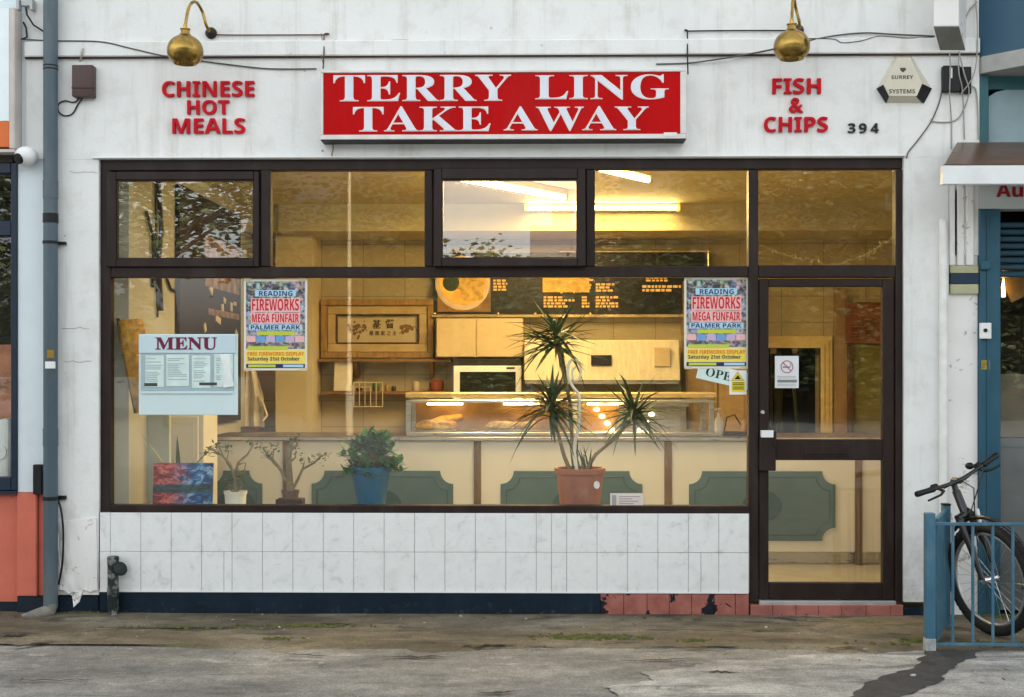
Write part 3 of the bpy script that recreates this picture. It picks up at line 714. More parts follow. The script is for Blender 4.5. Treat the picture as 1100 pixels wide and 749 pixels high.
# cables
def cable(label, runs, mat=CABLE, r=.0045, Y=-.008):
    p = W(runs[0][0][0], runs[0][0][1], Y); mb = MB()
    for pts in runs:
        P_ = [W(q[0], q[1], q[2] if len(q) > 2 else Y) for q in pts]
        o_ = []
        P2 = [P_[0]] + P_ + [P_[-1]]
        for i in range(1, len(P2) - 2):
            for k in range(5):
                u = k / 5; a, b, c, d = P2[i - 1:i + 3]
                o_.append(.5 * (2 * b + (c - a) * u + (2 * a - 5 * b + 4 * c - d) * u * u + (3 * b - a - 3 * c + d) * u ** 3))
        o_.append(P_[-1]); mb.tube(o_, r, 6)
    single('cable', mb, mat, label, 'cable', p, smooth=60)
cable('dark cable running from the left brass lamp to the corner of the red sign', [[(229, 37.5), (260, 37.8), (347, 37.6), (348, 37.6), (348, 58, -.04), (347, 74, -.02)]], M('maroon_cable', (.12, .05, .05), .6))
cable('dark cable running from the right brass lamp down to the red sign', [[(846, 33), (790, 33), (739.5, 33.5), (738.5, 34), (738.5, 58, -.042), (739, 80, -.02)]], CABLEB)
cable('thin grey cable sagging along the wall from drainpipe to behind the left brass lamp', [[(20, 42), (45, 43.5), (62, 44, -.036), (108, 45, -.036), (140, 52, -.036), (180, 61, -.036), (215, 65.5), (250, 70), (290, 74), (340, 74)]])
cable('grey cable rising from the sign corner past the right brass lamp to the square duct', [[(705, 69), (738, 68), (770, 64, -.036), (800, 59, -.036), (835, 52, -.036), (868, 44, -.036), (900, 38), (930, 35.5), (960, 37), (1004, 39)]], CABLE, .005)
cable('thin grey cable drooping in loose loops under the long cable by the alarm box', [[(866, 41.5, -.036), (895, 42, -.036), (905, 46, -.036), (925, 44, -.036), (945, 39, -.036), (975, 41, -.036), (1003, 40)]], CABLE, .0028)
cable('grey cable curving from the black junction box down to the window corner', [[(1012, 95, -.02), (1009, 110), (1000, 131), (985, 152), (976, 163), (974, 170)]], CABLE, .004)
cable('bundle of pale cables twisted round the black junction box and up to the eaves', [[(1020, 57, -.03), (1021, 75, -.05), (1020, 100, -.04), (1022, 130), (1022, 160)], [(1030, 55, -.03), (1036, 80, -.05), (1041, 98, -.04), (1035, 118), (1025, 130), (1004, 131), (1000, 128)],
       [(1048, 0, -.01), (1050, 30, -.04), (1049, 65, -.04), (1044, 85, -.05), (1032, 101, -.04)], [(1037, 20, -.01), (1042, 10, -.01), (1050, 2, -.01)], [(1030, 60, -.03), (1030, 78, -.05), (1034, 100, -.03), (1036, 150)], [(1042, 93, -.02), (1049, 100, -.01), (1051, 150, -.01)]], M('pale_cable', (.34, .33, .3), .6), .0042)
cable('black cable looping below the brown junction box beside the drainpipe', [[(87, 103, -.02), (80, 110), (70, 108.5), (63, 112), (63, 120), (70, 124.5), (78, 122), (84, 112), (90, 104, -.02)]], CABLEB, .0045)
cable('black cable bowing out beside the foot of the drainpipe', [[(62, 537, -.03), (66, 550, -.05), (68, 575, -.05), (67, 605, -.05), (63, 628, -.03)]], CABLEB, .007)

# brown junction box
t = thing('junction_box', 'brown plastic junction box on white wall next to the drainpipe', 'box', W(88, 104, 0))
x0, x1, z0, z1 = RC(77.5, 70, 100, 104, -.06); mb = MB(); mb.box(x0, x1, -.07, -.001, z0, z1, .006, seg=2); build('case', mb, M('brown_plastic', (.075, .045, .04), .45), t, smooth=40)
x0, x1, z0, z1 = RC(77, 93.5, 100.5, 95.2, -.07); mb = MB(); mb.box(x0, x1, -.074, -.05, z0, z1, .001); build('lid_lip', mb, M('brown_plastic_dark', (.04, .025, .022), .45), t)
mb = MB(); mb.tube([W(86, 66), W(88, 58, -.04), W(89, 52, -.04)], .006, 8); mb.lathe([(.01, 0), (.006, .02)], W(88, 57, -.04), 8); build('cable_hook', mb, M('pale_fitting', (.45, .43, .4), .6), t)
# black junction box at the right
t = thing('junction_box', 'black cable junction box under the square duct beside the alarm box', 'box', W(1026, 100, 0))
x0, x1, z0, z1 = RC(1012.5, 71, 1031, 99, -.03); mb = MB(); mb.box(x0, x1, -.045, -.001, z0, z1, .004); build('case', mb, BLACKR, t)
x0, x1, z0, z1 = RC(1031.5, 72, 1043, 101, -.02); mb = MB(); mb.box(x0, x1, -.03, -.001, z0, z1, .004); build('case', mb, BLACKR, t)
x0, x1, z0, z1 = RC(1020, 73, 1023, 84, -.045); mb = MB(); mb.box(x0, x1, -.048, -.04, z0, z1, .001); build('label_strip', mb, WHITE, t)
# alarm box
t = thing('alarm_box', 'cream triangular burglar alarm box with black corners on the white wall', 'alarm', W(972, 110, 0))
CRM = M('cream_plastic', (.62, .58, .47), .4, var=.06); Ya = -.07
def poly(pts, Y): return [(W(a, b, Y).x, W(a, b, Y).z) for a, b in pts]
outer = [(962, 61), (979, 61), (1000.5, 95), (992, 110.5), (952, 110.5), (942, 95)]
inner = [(965, 62.5), (978, 62.5), (990.5, 90), (985, 103), (955, 103), (949, 91)]
m_ = MB(); bm_ = bmesh.new()
A = [bm_.verts.new((W(a, b, -.002).x, -.002, W(a, b, -.002).z)) for a, b in outer]; B = [bm_.verts.new((W(a, b, Ya).x, Ya, W(a, b, Ya).z)) for a, b in inner]
bm_.faces.new(B); bm_.faces.new(list(reversed(A)))
for k in range(6): bm_.faces.new((A[k], A[(k + 1) % 6], B[(k + 1) % 6], B[k]))
bmesh.ops.recalc_face_normals(bm_, faces=bm_.faces[:]); m_._add(bm_); build('case', m_, CRM, t)
for s_ in (0, 1):
    cs = [outer[5], inner[5], inner[4], outer[4]] if s_ == 0 else [outer[2], inner[2], inner[3], outer[3]]
    ys = [-.006, Ya - .003, Ya - .003, -.006]
    c0 = [W(a, b, y) for (a, b), y in zip(cs, ys)]
    mb = MB(); bb = bmesh.new(); f = bb.faces.new([bb.verts.new((p.x + (-.004 if s_ == 0 else .004), p.y - .002, p.z - .002)) for p in c0])
    r = bmesh.ops.extrude_face_region(bb, geom=[f]); 
    for v in r['geom']:
        if isinstance(v, bmesh.types.BMVert): v.co.y += .012; v.co.x += .008 if s_ == 0 else -.008
    bmesh.ops.recalc_face_normals(bb, faces=bb.faces[:]); mb._add(bb); build('corner_lens', mb, BLACKR, t)
mb = MB()
for w_, a, b, c, d in (('SURREY', 957.5, 81, 981, 85), ('SYSTEMS', 955, 96, 983, 100.5)):
    q = RC(a, b, c, d, Ya); mb.sans(w_, q[0], q[1], q[2], q[3], Ya - .0015, Ya + .001)
q = RC(967, 73, 973, 78, Ya); mb.prism([(q[0], q[3]), (q[0], (q[2] + q[3]) / 2), ((q[0] + q[1]) / 2, q[2]), (q[1], (q[2] + q[3]) / 2), (q[1], q[3])], Ya - .0015, Ya + .001)
build('lettering', mb, M('faded_black_print', (.08, .07, .06), .6), t)
# square duct
t = thing('square_duct', 'flaking white boxed duct end with grey slanting underside high on the wall', 'duct', W(1022, 57, 0))
f = [W(1003, 28, -.22), W(1030, 28, -.22), W(1038, 57, -.002), W(1011, 57, -.002)]
zt2 = 4.1
mb = MB(); mb.hexa([f[0], f[1], f[2], f[3]] + [Vector((p.x, p.y, zt2)) for p in f], .003); build('casing', mb, CHIP, t)
mb = MB(); e = Vector((0, 0, -.004)); mb.hexa([p + e * 1.8 for p in f] + [p + e * .2 for p in f]); build('base_plate', mb, M('weathered_grey_board', (.2, .2, .18), .8, var=.2), t)

# drainpipe
t = thing('drainpipe', 'grey painted drainpipe with dark clips down the left edge of the shop', 'drainpipe', (X(54), 0, 0))
cx = X(54.5, -.06); r_ = .0435
mb = MB(); mb.cyl((cx, -.062, .06), (cx, -.062, 4.2), r_, n=24)
for py in (213, 478): mb.cyl((cx, -.062, Z(py + 1)), (cx, -.062, Z(py - 18)), r_ * 1.06, n=24)
build('pipe', mb, PIPEGREY, t, smooth=40)
for ya_, yb_, k_, br in ((72.7, 71.3, 1.05, 0), (76.2, 74.8, 1.05, 0), (262.5, 259.5, 1.1, 1), (537, 533, 1.1, 1), (240, 230, 1.07, 0)):
    mb = MB(); mb.cyl((cx, -.062, Z(ya_)), (cx, -.062, Z(yb_)), r_ * k_, n=24)
    if br: mb.box(cx - r_ * 1.2, cx + r_ * 1.8, -.03, -.001, Z(ya_), Z(yb_), .002)
    build('pipe_clip', mb, BLACKR, t, smooth=40)
mb = MB(); x0, x1, z0, z1 = RC(49, 388.5, 59.5, 396, -.1); mb.box(x0, x1, -.109, -.098, z0, z1, .001); build('sticker', mb, WHITE, t)
mb = MB(); x0, x1, z0, z1 = RC(51, 376, 58, 385, -.1); mb.box(x0, x1, -.1085, -.098, z0, z1, .001); build('sticker', mb, M('ochre_sticker', (.3, .17, .02), .6), t)
mb = MB(); mb.tube([(cx, -.062, .07), (cx, -.075, .035), (cx - .06, -.12, .02), (cx - .14, -.16, .016)], [.045, .043, .036, .012], 12); build('pipe_shoe', mb, M('mortar_lump', (.2, .19, .165), .9, var=.3, sc=20, bmp=.5), t, smooth=50)
# upright black rod beside the pipe
mb = MB(); x0, x1, z0, z1 = RC(36.5, 499, 46, 531, -.03); mb.box(x0, x1, -.05, -.012, z0, z1, .004); mb.box(x0 + .012, x1 - .012, -.054, -.05, z1 - .03, z1 - .015)
single('cable_guard', mb, BLACKR, 'short black cable guard standing on the salmon painted pilaster', 'guard', W(41, 531, -.03))
# vent pipe stub by the tiles
t = thing('vent_pipe', 'stubby dark green vent pipe with flaking paint before the white tiles', 'vent pipe', (X(122, -.06), -.06, .008))
DGR = M('dark_green_paint', (.012, .022, .02), .5, var=.3, dirt=(.5, .5, .48), dsc=14, damt=.9)
x = X(121.5, -.06); mb = MB(); mb.lathe([(.032, 0), (.033, .1), (.036, .13), (.036, .16), (.033, .17), (.034, .3), (.036, .34), (.036, Z(601, -.06)), (.03, Z(600, -.06))], (x, -.06, .008), 20); build('pipe', mb, DGR, t, smooth=40)
mb = MB(); mb.lathe([(.03, 0), (.042, .006), (.045, .02), (.03, .03)], W(128, 612, -.06) + Vector((0, 0, 0)), 18, axis=Matrix.Rotation(R_(60), 3, 'Y') @ Matrix.Rotation(R_(40), 3, 'X')); mb.cyl((x, -.06, Z(612, -.06)), W(128, 612, -.06), .03, n=14); build('outlet_cap', mb, M('dark_green_cap', (.01, .018, .017), .5), t, smooth=40)

# dome camera at the left
t = thing('security_camera', 'white dome security camera on the pale pilaster at the left', 'camera', W(30, 168, 0))
c = W(28, 168, -.06); mb = MB(); mb.lathe([(.05, -.001), (.05, .02), (.035, .03)], W(33, 168, 0), 20, axis=Matrix.Rotation(R_(90), 3, 'X')); build('mount', mb, WHITE, t, smooth=40)
mb = MB(); mb.sphere(c, .068, (1, 1, .9), u=24, v=16); build('housing', mb, WHITE, t, smooth=60)
mb = MB(); d = Vector((-.42, -.82, -.38)).normalized(); q = d.to_track_quat('Z', 'X').to_matrix()
mb.lathe([(.03, .0), (.034, .066), (.028, .074), (.002, .075)], c, 18, axis=q); build('lens', mb, BLACKR, t, smooth=40)

# ------------------------------------------------------------------ neighbouring shop, left
nl = thing('neighbour_shop', 'neighbouring shop at the left with salmon base, navy window frame and white pilaster', 'shop', (X(10), 0, 0))
LBL = M('pale_blue_white_paint', (.66, .73, .77), .6, var=.06, sc=2, dirt=(.4, .42, .42), damt=.3)
SALM = M('salmon_paint', (.6, .155, .1), .6, var=.1, sc=4, dirt=(.3, .1, .07), damt=.4, bmp=.25)
mb = MB(); mb.box(X(18.5), X(61.5), .012, .3, Z(529, 0, 30), 3.75); mb.box(-9, xl - .205, .02, .3, 3.75, ZTOP); build('pilaster', mb, LBL, nl)
mb = MB(); mb.box(X(18.5), X(40), -.0, .3, Z(640, 0, 30), Z(529.5, 0, 30)); mb.box(X(40.5), X(62), .012, .3, Z(640, 0, 50), Z(529.5, 0, 30)); mb.tube([W(38.5, 531, -.006), W(38.5, 640, -.006)], .012, 8); mb.box(-8, X(18), .05, .3, Z(648, 0, 10), Z(531, 0, 10)); build('base_wall', mb, SALM, nl)
mb = MB(); mb.box(X(19), X(61.8), -.005, .3, 0, Z(640.5, 0, 30)); mb.box(-8, X(19), .045, .3, 0, Z(648.4, 0, 10)); build('plinth', mb, M('black_navy_plinth', (.007, .014, .024), .5), nl)
NVY = M('navy_window_frame', (.012, .022, .045), .35)
mb = MB()
x0 = -8; x1 = X(18.4)
mb.box(X(11.5), x1, .0, .1, Z(527, 0, 10), Z(175, 0, 10), .004); mb.box(x0, X(11.5) - .001, .0, .1, Z(527, 0, 10), Z(513, 0, 10), .004); mb.box(x0, X(11.5) - .001, .0, .1, Z(253, 0, 10), Z(237, 0, 10), .004); mb.box(x0, X(11.5) - .001, .0, .1, Z(186, 0, 10), Z(175, 0, 10), .004)
mb.box(x0, x1, -.012, .1, Z(531, 0, 10), Z(527.5, 0, 10))
wf = build('window_frame', mb, NVY, nl); q = MB(); q.box(x0, X(12), .05, .056, Z(514, 0, 10), Z(185, 0, 10)); build('window_pane', q, GLASS, wf)
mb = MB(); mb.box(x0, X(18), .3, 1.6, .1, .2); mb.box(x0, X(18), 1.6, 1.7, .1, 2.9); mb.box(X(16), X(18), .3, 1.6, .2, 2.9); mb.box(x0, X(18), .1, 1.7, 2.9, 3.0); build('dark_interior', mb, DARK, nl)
mb = MB(); mb.box(-8, X(12), .02, .3, Z(174, 0, 10), 2.9); build('head_wall', mb, M('brown_head_strip', (.06, .045, .035), .6), nl)  # plain brown strip of wall above the window
mb = MB(); mb.box(-8, xl - .21, .301, 6, 3.0, ZTOP); build('upper_storey', mb, LBL, nl)
# items seen in its window
mb = MB(); mb.obox(W(4, 420, .5), (.16, .02, .62), None, .002); single('window_poster', mb, M('pink_brown_poster', (.5, .2, .12), .5, var=.6, sc=5), 'pink and brown poster inside the dark window of the neighbouring shop', 'poster', W(4, 460, .5))
mb = MB(); a = W(-2, 515, .25); b = W(9, 450, .25); mb.box(a.x, b.x, .25, .45, a.z, b.z, .02, seg=2); mb.cyl(((b.x - .06), .24, (a.z + b.z) / 2 - .02), ((b.x - .06), .255, (a.z + b.z) / 2 - .02), .05); single('white_appliance', mb, WHITE, 'white appliance with round front behind the lower window of the left shop', 'appliance', (a.x, .25, a.z))
# its fascia sign
t = thing('fascia_sign', 'white and orange fascia sign with pale edge at the far left', 'sign', (X(5), 0, Z(160)))
mb = MB(); mb.box(-8, X(9.6, -.1), -.1, .0, Z(130, -.1, 5), Z(9, -.1, 5), .001); build('white_panel', mb, M('white_fascia', (.74, .82, .86), .4, var=.03), t)
mb = MB(); mb.box(-8, X(9.6, -.1), -.1, .0, Z(158, -.1, 5), Z(130.4, -.1, 5), .001); build('orange_band', mb, M('orange_fascia', (.62, .14, .03), .4, var=.05), t)
mb = MB(); mb.box(X(9.7, -.1), X(15.5, -.104), -.104, .011, Z(160, -.1, 5), Z(8, -.1, 5), .006); mb.box(-8, X(15.5, -.1), -.1, .0, Z(163.5, -.1, 5), Z(160.3, -.1, 5)); build('edge_trim', mb, M('beige_edge_trim', (.52, .47, .43), .5), t)
# bracket fitting high left
t = thing('wall_bracket', 'small pale cable bracket at the top left beside the drainpipe', 'bracket', W(28, 25, 0))
mb = MB(); q = RC(19, 0, 37, 12, -.02)
mb.box(q[0], q[0] + .02, -.05, -.001, q[2], q[3], .003); mb.box(q[1] - .02, q[1], -.05, -.001, q[2], q[3], .003); mb.box(q[0] + .021, q[1] - .021, -.03, -.001, q[2] + .03, q[3], .003); build('bracket', mb, M('zinc_fitting', (.42, .43, .44), .5, .3), t)
mb = MB(); mb.tube([W(28, 8, -.04), W(29, 16, -.05), (W(36, 27, -.03)), W(47, 34, -.02)], .006, 6); mb.tube([W(25, 24, -.01), W(28, 30, -.02), W(29, 40, -.02), W(24, 42, -.02)], .006, 6); build('cable_tail', mb, CABLEB, t, smooth=60)

# ------------------------------------------------------------------ neighbouring shop, right
nr = thing('neighbour_shop', 'neighbouring shop at the right with teal door frame and splayed blue bay', 'shop', (X(1080), 0, 0))
TEAL = M('teal_frame_paint', (.02, .085, .13), .4, var=.15, stretch=(1, 1, .4), dirt=(.1, .15, .17), damt=.3)
TEALD = M('dark_teal_panel', (.012, .05, .075), .45, var=.15)
BLUEP = M('blue_bay_panel', (.028, .085, .14), .4, var=.1, sc=2)
mb = MB(); mb.box(X(1019.5), X(1052), .03, .5, 0, Z(275)); mb.box(X(1020), X(1029), .02, .03, Z(275), Z(205)); build('block_wall', mb, CHIP, nr)
mb = MB(); 
for a, b, y in ((1020, 1026, .0), (1029, 1036, .006), (1038.5, 1046, .0)): mb.box(X(a), X(b), y, .12, Z(285, 0, 1035), Z(198, 0, 1035), .003)
build('timber_batten', mb, CHIP, nr)
mb = MB(); mb.box(X(1021), X(1051), .0, .03, Z(294), Z(286), .001); mb.box(X(1021), X(1051), .0, .03, Z(316), Z(306), .001); build('tile_band', mb, M('olive_cream_tile', (.4, .4, .25), .5), nr)
mb = MB(); mb.box(X(1021), X(1051.5), -.002, .03, Z(305.5), Z(294.5), .001); build('tile_band', mb, M('navy_tile', (.012, .03, .06), .4), nr)
mb = MB(); mb.box(X(1052.5), X(1075), .0, .12, .0, Z(225, 0, 1060), .004); mb.box(X(1060), X(1062), -.008, .0, .0, Z(230, 0, 1060), .001); mb.box(X(1052.5), X(1063), -.03, .0, Z(290, 0, 1058), Z(280, 0, 1058), .004); df = build('door_frame', mb, TEAL, nr)
mb = MB(); q = RC(1053, 347, 1064.5, 364, -.02); mb.box(q[0], q[1], -.03, .0, q[2], q[3], .003); build('entry_button', mb, WHITE, df)
mb = MB(); c_ = W(1058.5, 355, -.03); mb.lathe([(.012, 0), (.012, .006)], c_, 12, axis=Matrix.Rotation(R_(90), 3, 'X')); build('button_face', mb, BLK, df)
mb = MB(); q = RC(1054, 387, 1063, 397, -.0); mb.box(q[0], q[1], -.003, .001, q[2], q[3]); build('yellow_sticker', mb, M('yellow_black_sticker', (.3, .22, .03), .5, var=.5, sc=40), df)
# shutter head over the door
mb = MB(); 
for k in range(8): z = Z(292 - k * 7.5, .1, 1090); mb.box(X(1075.5), 3.34, .06, .14, z - .036, z, .008)
build('shutter', mb, TEALD, nr)
# entrance glazing and side return
mb = MB(); mb.box(X(1075.5), 3.34, .1, .106, Z(470, .1, 1090), Z(294, .1, 1090)); build('glazed_panel', mb, GLASS, nr)
mb = MB(); mb.box(X(1075.5), 3.34, .09, .13, Z(655, .1, 1090), Z(470.5, .1, 1090)); mb.box(X(1075.5), 3.34, .085, .09, Z(480, .1, 1090), Z(474, .1, 1090)); build('grey_panel', mb, M('grey_laminated_panel', (.17, .18, .175), .35, var=.1), nr)
mb = MB(); mb.box(X(1076), 3.34, .115, .125, Z(470, .12, 1090), Z(402, .12, 1090)); build('frosted_panel', mb, M('brown_film', (.14, .12, .085), .5), nr)
mb = MB(); mb.box(3.34, 3.42, .0, .75, 0, 2.9); mb.box(3.42, 8, .67, .75, 0, 2.9); mb.box(X(1075.5), 3.34, .74, .79, 0, 2.9); build('inner_wall', mb, M('dark_red_shop_interior', (.03, .012, .01), .6), nr)
mb = MB(); mb.box(X(1052.5), 8, .02, .14, Z(224, 0, 1075), Z(160, 0, 1075)); build('signboard', mb, M('pale_signboard', (.55, .6, .6), .5, var=.05), nr)
mb = MB(); q = RC(1071, 201.5, 1101, 212, .02); mb.sans('Au', X(1071.5), X(1100), Z(211.5, 0, 1080), Z(197, 0, 1080), .012, .019); build('lettering', mb, M('maroon_letter', (.3, .01, .02), .4), nr)
mb = MB(); q = RC(1079, 305, 1084, 318, .3)
mb.obox(W(1096, 306, .35), (.2, .02, .16), Matrix.Rotation(R_(-25), 3, 'Y')); build('hanging_card', mb, M('tan_card', (.35, .2, .06), .5), nr)
mb = MB(); mb.tube([W(1078, 299, .3), W(1077.5, 308, .3), W(1078, 319, .3)], [.002, .01, .012], 10); build('lamp_bulb', mb, emit('warm_bulb', (1, .6, .25), 4.0), nr)
# upper front: frame, glass, splayed bay and sill
mb = MB(); mb.box(X(1051.5), X(1062), .0, .2, Z(160, 0, 1056), Z(80, 0, 1056), .003); mb.box(X(1051.5), 8, .05, .2, Z(94, 0, 1075), Z(78, 0, 1075)); build('fascia_frame', mb, M('green_teal_frame', (.03, .11, .13), .45, var=.15), nr)
mb = MB()
pts = [(1062, 104), (1070, 99), (1080, 96.5), (1100, 94.5), (1160, 93), (1160, 160), (1062, 160)]
mb.prism([(W(a, b, .06).x, W(a, b, .06).z) for a, b in pts], .06, .2); build('fascia_panel', mb, M('grey_blue_fascia', (.26, .36, .4), .4, var=.08), nr)
mb = MB(); bx0 = X(1052.5); L = 1.2
def splay(z0_, z1_, off, mat, name):
    a = Vector((bx0, -.0 - off, 0)); b = Vector((bx0 + L, -L - off, 0)); q = MB()
    q.hexa([Vector((a.x, a.y, z0_)), Vector((b.x, b.y, z0_)), Vector((b.x + .5, .2, z0_)), Vector((a.x, .2, z0_)), Vector((a.x, a.y, z1_)), Vector((b.x, b.y, z1_)), Vector((b.x + .5, .2, z1_)), Vector((a.x, .2, z1_))])
    build(name, q, mat, nr)
splay(Z(62, 0, 1053), 4.6, .0, BLUEP, 'bay_panel'); splay(Z(80, 0, 1053), Z(62.3, 0, 1053), .03, M('bay_concrete_sill', (.36, .36, .34), .8, var=.15), 'bay_sill')
mb = MB(); mb.box(X(1052.5), 8, .25, 6, 3.16, ZTOP); mb.box(3.74, 8, .25, .67, 2.9, 3.159); build('upper_storey', mb, BLUEP, nr)
mb = MB(); mb.box(X(1019.5), X(1052.4), .02, .5, Z(275) + .001, Z(62.5)); build('party_pier', mb, RENDER, nr)
# white pipe
t = thing('white_conduit', 'white painted conduit pipe running down the right edge of the shop wall', 'pipe', (X(1013), -.03, .3))
mb = MB(); xx = X(1013, -.02); mb.tube([(xx, -.0, Z(238, 0, 1013)), (xx, -.02, Z(240, 0, 1013)), (xx, -.024, Z(246, 0, 1013)), (xx, -.024, .012)], [.02, .024, .026, .026], 14); build('pipe', mb, M('white_gloss_pipe', (.74, .74, .71), .45, dirt=(.45, .42, .36), damt=.5), t, smooth=40)
# awning lightbox
t = thing('awning_sign', 'white projecting light box with maroon sloping hood over the right shop', 'awning', (X(1060), 0, Z(198)))
YA = -.5
def V_(a, b, Y): return W(a, b, Y)
zb, zf = Z(153, 0, 1060), Z(177.5, YA, 1060)
xa = X(1013, YA); xb = 8.0; xbk = X(1029, -.01)
mb = MB(); mb.hexa([(xa, YA, zf + .001), (xb, YA, zf + .001), (xb, -.001, zf + .001), (xbk, -.001, zf + .001), (xa + .01, YA, zf + .006), (xb, YA, zf + .006), (xb, -.001, zb), (xbk, -.001, zb)]); build('hood', mb, M('maroon_olive_hood', (.095, .05, .028), .3, var=.5, sc=2.5, stretch=(.6, 3, 3)), t)
mb = MB(); mb.box(xa, xb, YA, YA + .05, Z(198, YA, 1060), zf, .004); build('light_box', mb, M('white_lightbox', (.72, .74, .75), .3, var=.04, dirt=(.5, .5, .47), damt=.35, dsc=5), t)
# ------------------------------------------------------------------ interior: lights
WARM = (1.0, .69, .29)
def tube_light(p0, p1, label, power, batten=True, drop=(0, 0, .05), off=None):
    p0, p1 = Vector(p0), Vector(p1); mid = (p0 + p1) / 2
    t = thing('fluorescent_light', label, 'light', mid, 'fluorescent tubes under the shop ceiling')
    mb = MB(); mb.cyl(p0, p1, .019, n=14); build('tube', mb, emit('lit_tube', (1.0, .74, .28), 13.0), t, smooth=40)
    d = (p1 - p0).normalized(); side = d.cross(Vector((0, 0, 1))).normalized()
    mb = MB(); rot = Matrix((d, side, d.cross(side))).transposed()
    mb.obox(mid + Vector(drop), ((p1 - p0).length + .06, .05, .05), rot, .004)
    for p in (p0 - d * .02, p1 + d * .02): mb.obox(p + Vector(drop) * .4, (.03, .04, .075), rot, .004)
    build('batten', mb, M('yellow_batten', (.62, .45, .12), .45), t)
    ld = bpy.data.lights.new('TubeGlow', 'AREA'); ld.shape = 'RECTANGLE'; ld.size = (p1 - p0).length; ld.size_y = .05; ld.energy = power; ld.color = WARM
    lo_ = bpy.data.objects.new('tube_glow', ld); COL.objects.link(lo_); lo_.parent = t
    z = (Vector((0, 0, 1)) if off is None else -Vector(off)).normalized()
    m3 = Matrix((d, z.cross(d), z)).transposed()
    lo_.rotation_euler = m3.to_euler(); lo_.location = -z * .035
    return t
zc = CZ - .075
def onceil(px, py, z):  # where the sight line meets the height z
    d = W(px, py, 0) - Vector((0, -DIST, ZC)); k = (z - ZC) / d.z; return Vector((0, -DIST, ZC)) + d * k
a = onceil(488, 191, zc); b = onceil(606, 213, zc)
tube_light(a, b, 'slanting fluorescent tube seen through the tilted open window', TUBE_W)
b = onceil(696, 193.5, zc); a = b + (onceil(632, 178.5, zc) - b).normalized() * 1.2
a.y = max(a.y, .35)
tube_light(a, b, 'slanting fluorescent tube with yellow batten seen through the fixed window right of the open one', TUBE_W)
a = W(567, 223, 3.17); b = W(727, 223, 3.17)
tube_light(a, b, 'fluorescent tube running level along the bulkhead over the counter', TUBE_W * .3, drop=(0, .045, .0), off=(0, -.6, -.8))

# smoke detector and tinsel over the door
p = onceil(871, 187, CZ - .03); mb = MB(); mb.lathe([(.05, 0), (.055, .012), (.045, .03)], (p.x, p.y, CZ - .031), 20); single('smoke_detector', mb, M('yellowed_plastic', (.45, .38, .25), .5), 'small round smoke detector on the ceiling above the door', 'detector', (p.x, p.y, CZ - .031), smooth=40)
mb = MB(); rnd = random.Random(88); pp = [W(818 + 147 * k / 24, 250 + 36 * (1 - ((k - 10) / 14) ** 2) * (1 if k > 10 else .8) + rnd.uniform(-1, 1), .16) for k in range(25)]
mb.tube(pp, .0022, 5)
for p in pp:
    for _ in range(7): mb.tube([p, p + Vector((rnd.gauss(0, .012), rnd.gauss(0, .012), rnd.gauss(0, .012)))], .0012, 3)
single('tinsel_garland', mb, M('dull_gold_tinsel', (.45, .33, .12), .4, .4), 'thin tinsel garland sagging across the window above the door', 'garland', pp[0])
# ------------------------------------------------------------------ counter
CY = 1.7
t = thing('shop_counter', 'long cream serving counter with green scalloped panels and dark worktop', 'counter', (X(600, CY), CY, .05))
CCREAM = M('cream_laminate', (.68, .66, .6), .45, var=.06, sc=2)
CGREEN = M('green_panel_paint', (.09, .15, .165), .45, var=.1, sc=3); CGREEN2 = M('dark_green_panel_paint', (.05, .09, .1), .45)
cx0, cx1 = X(222, CY), 3.55; ctz = Z(474, CY)
mb = MB(); mb.box(cx0 + .02, cx1, CY, CY + .62, .15, ctz - .001); build('front_panel', mb, CCREAM, t)
mb = MB(); mb.box(cx0 + .02, cx1, CY + .05, CY + .6, .051, .149); 
for k in range(60): mb.box(2.2 + k * .02, 2.212 + k * .02, CY + .044, CY + .05, .07, .13)
build('kick_panel', mb, STEEL, t)
mb = MB(); mb.box(cx0, cx1, CY - .03, CY + .66, ctz, ctz + .035, .006); build('worktop', mb, M('dark_worktop', (.09, .06, .035), .3), t)
mb = MB(); mb.box(cx0, cx1, CY - .034, CY - .0305, ctz + .006, ctz + .03, .001); build('edge_trim', mb, STEEL, t)
for px in (308, 513, 717.5, 922):
    mb = MB(); x = X(px, CY); mb.box(x - .028, x + .028, CY - .014, CY - .0005, .05, ctz - .002, .003); mb.box(x - .006, x + .006, CY - .02, CY - .0142, .052, ctz - .003, .001)
    build('cover_strip', mb, M('brown_cover_strip', (.17, .11, .06), .4, var=.2), t)
def plaque_pts(x0, x1, z0, z1, r):
    pts = []
    def arc(cx_, cz_, a0, a1):
        for k in range(9):
            a = R_(a0 + (a1 - a0) * k / 8); pts.append((cx_ + r * math.cos(a), cz_ + r * math.sin(a)))
    arc(x0, z0, 90, 0); arc(x1, z0, 180, 90); arc(x1, z1, 270, 180); arc(x0, z1, 360, 270)
    return pts
for a, b in ((130, 282), (335, 487), (538, 690), (740, 897)):
    x0, x1 = max(X(a, CY), cx0 + .03), X(b, CY)
    mb = MB(); mb.prism(plaque_pts(x0, x1, .235, .765, .1), CY - .012, CY - .0006, .002); pq = build('green_panel', mb, CGREEN, t)
    mb = MB(); pp = plaque_pts(x0 + .045, x1 - .045, .28, .72, .1)
    mb.tube([(x, CY - .0125, z) for x, z in pp], .0035, 5, closed=True)
    mb.lathe([(.15, 0), (.15, .003)], ((x0 + x1) / 2, CY - .0125, .5), 32, axis=Matrix.Rotation(R_(90), 3, 'X') @ Matrix.Scale(.8, 3, Vector((0, 1, 0)))); build('panel_motif', mb, CGREEN2, pq)

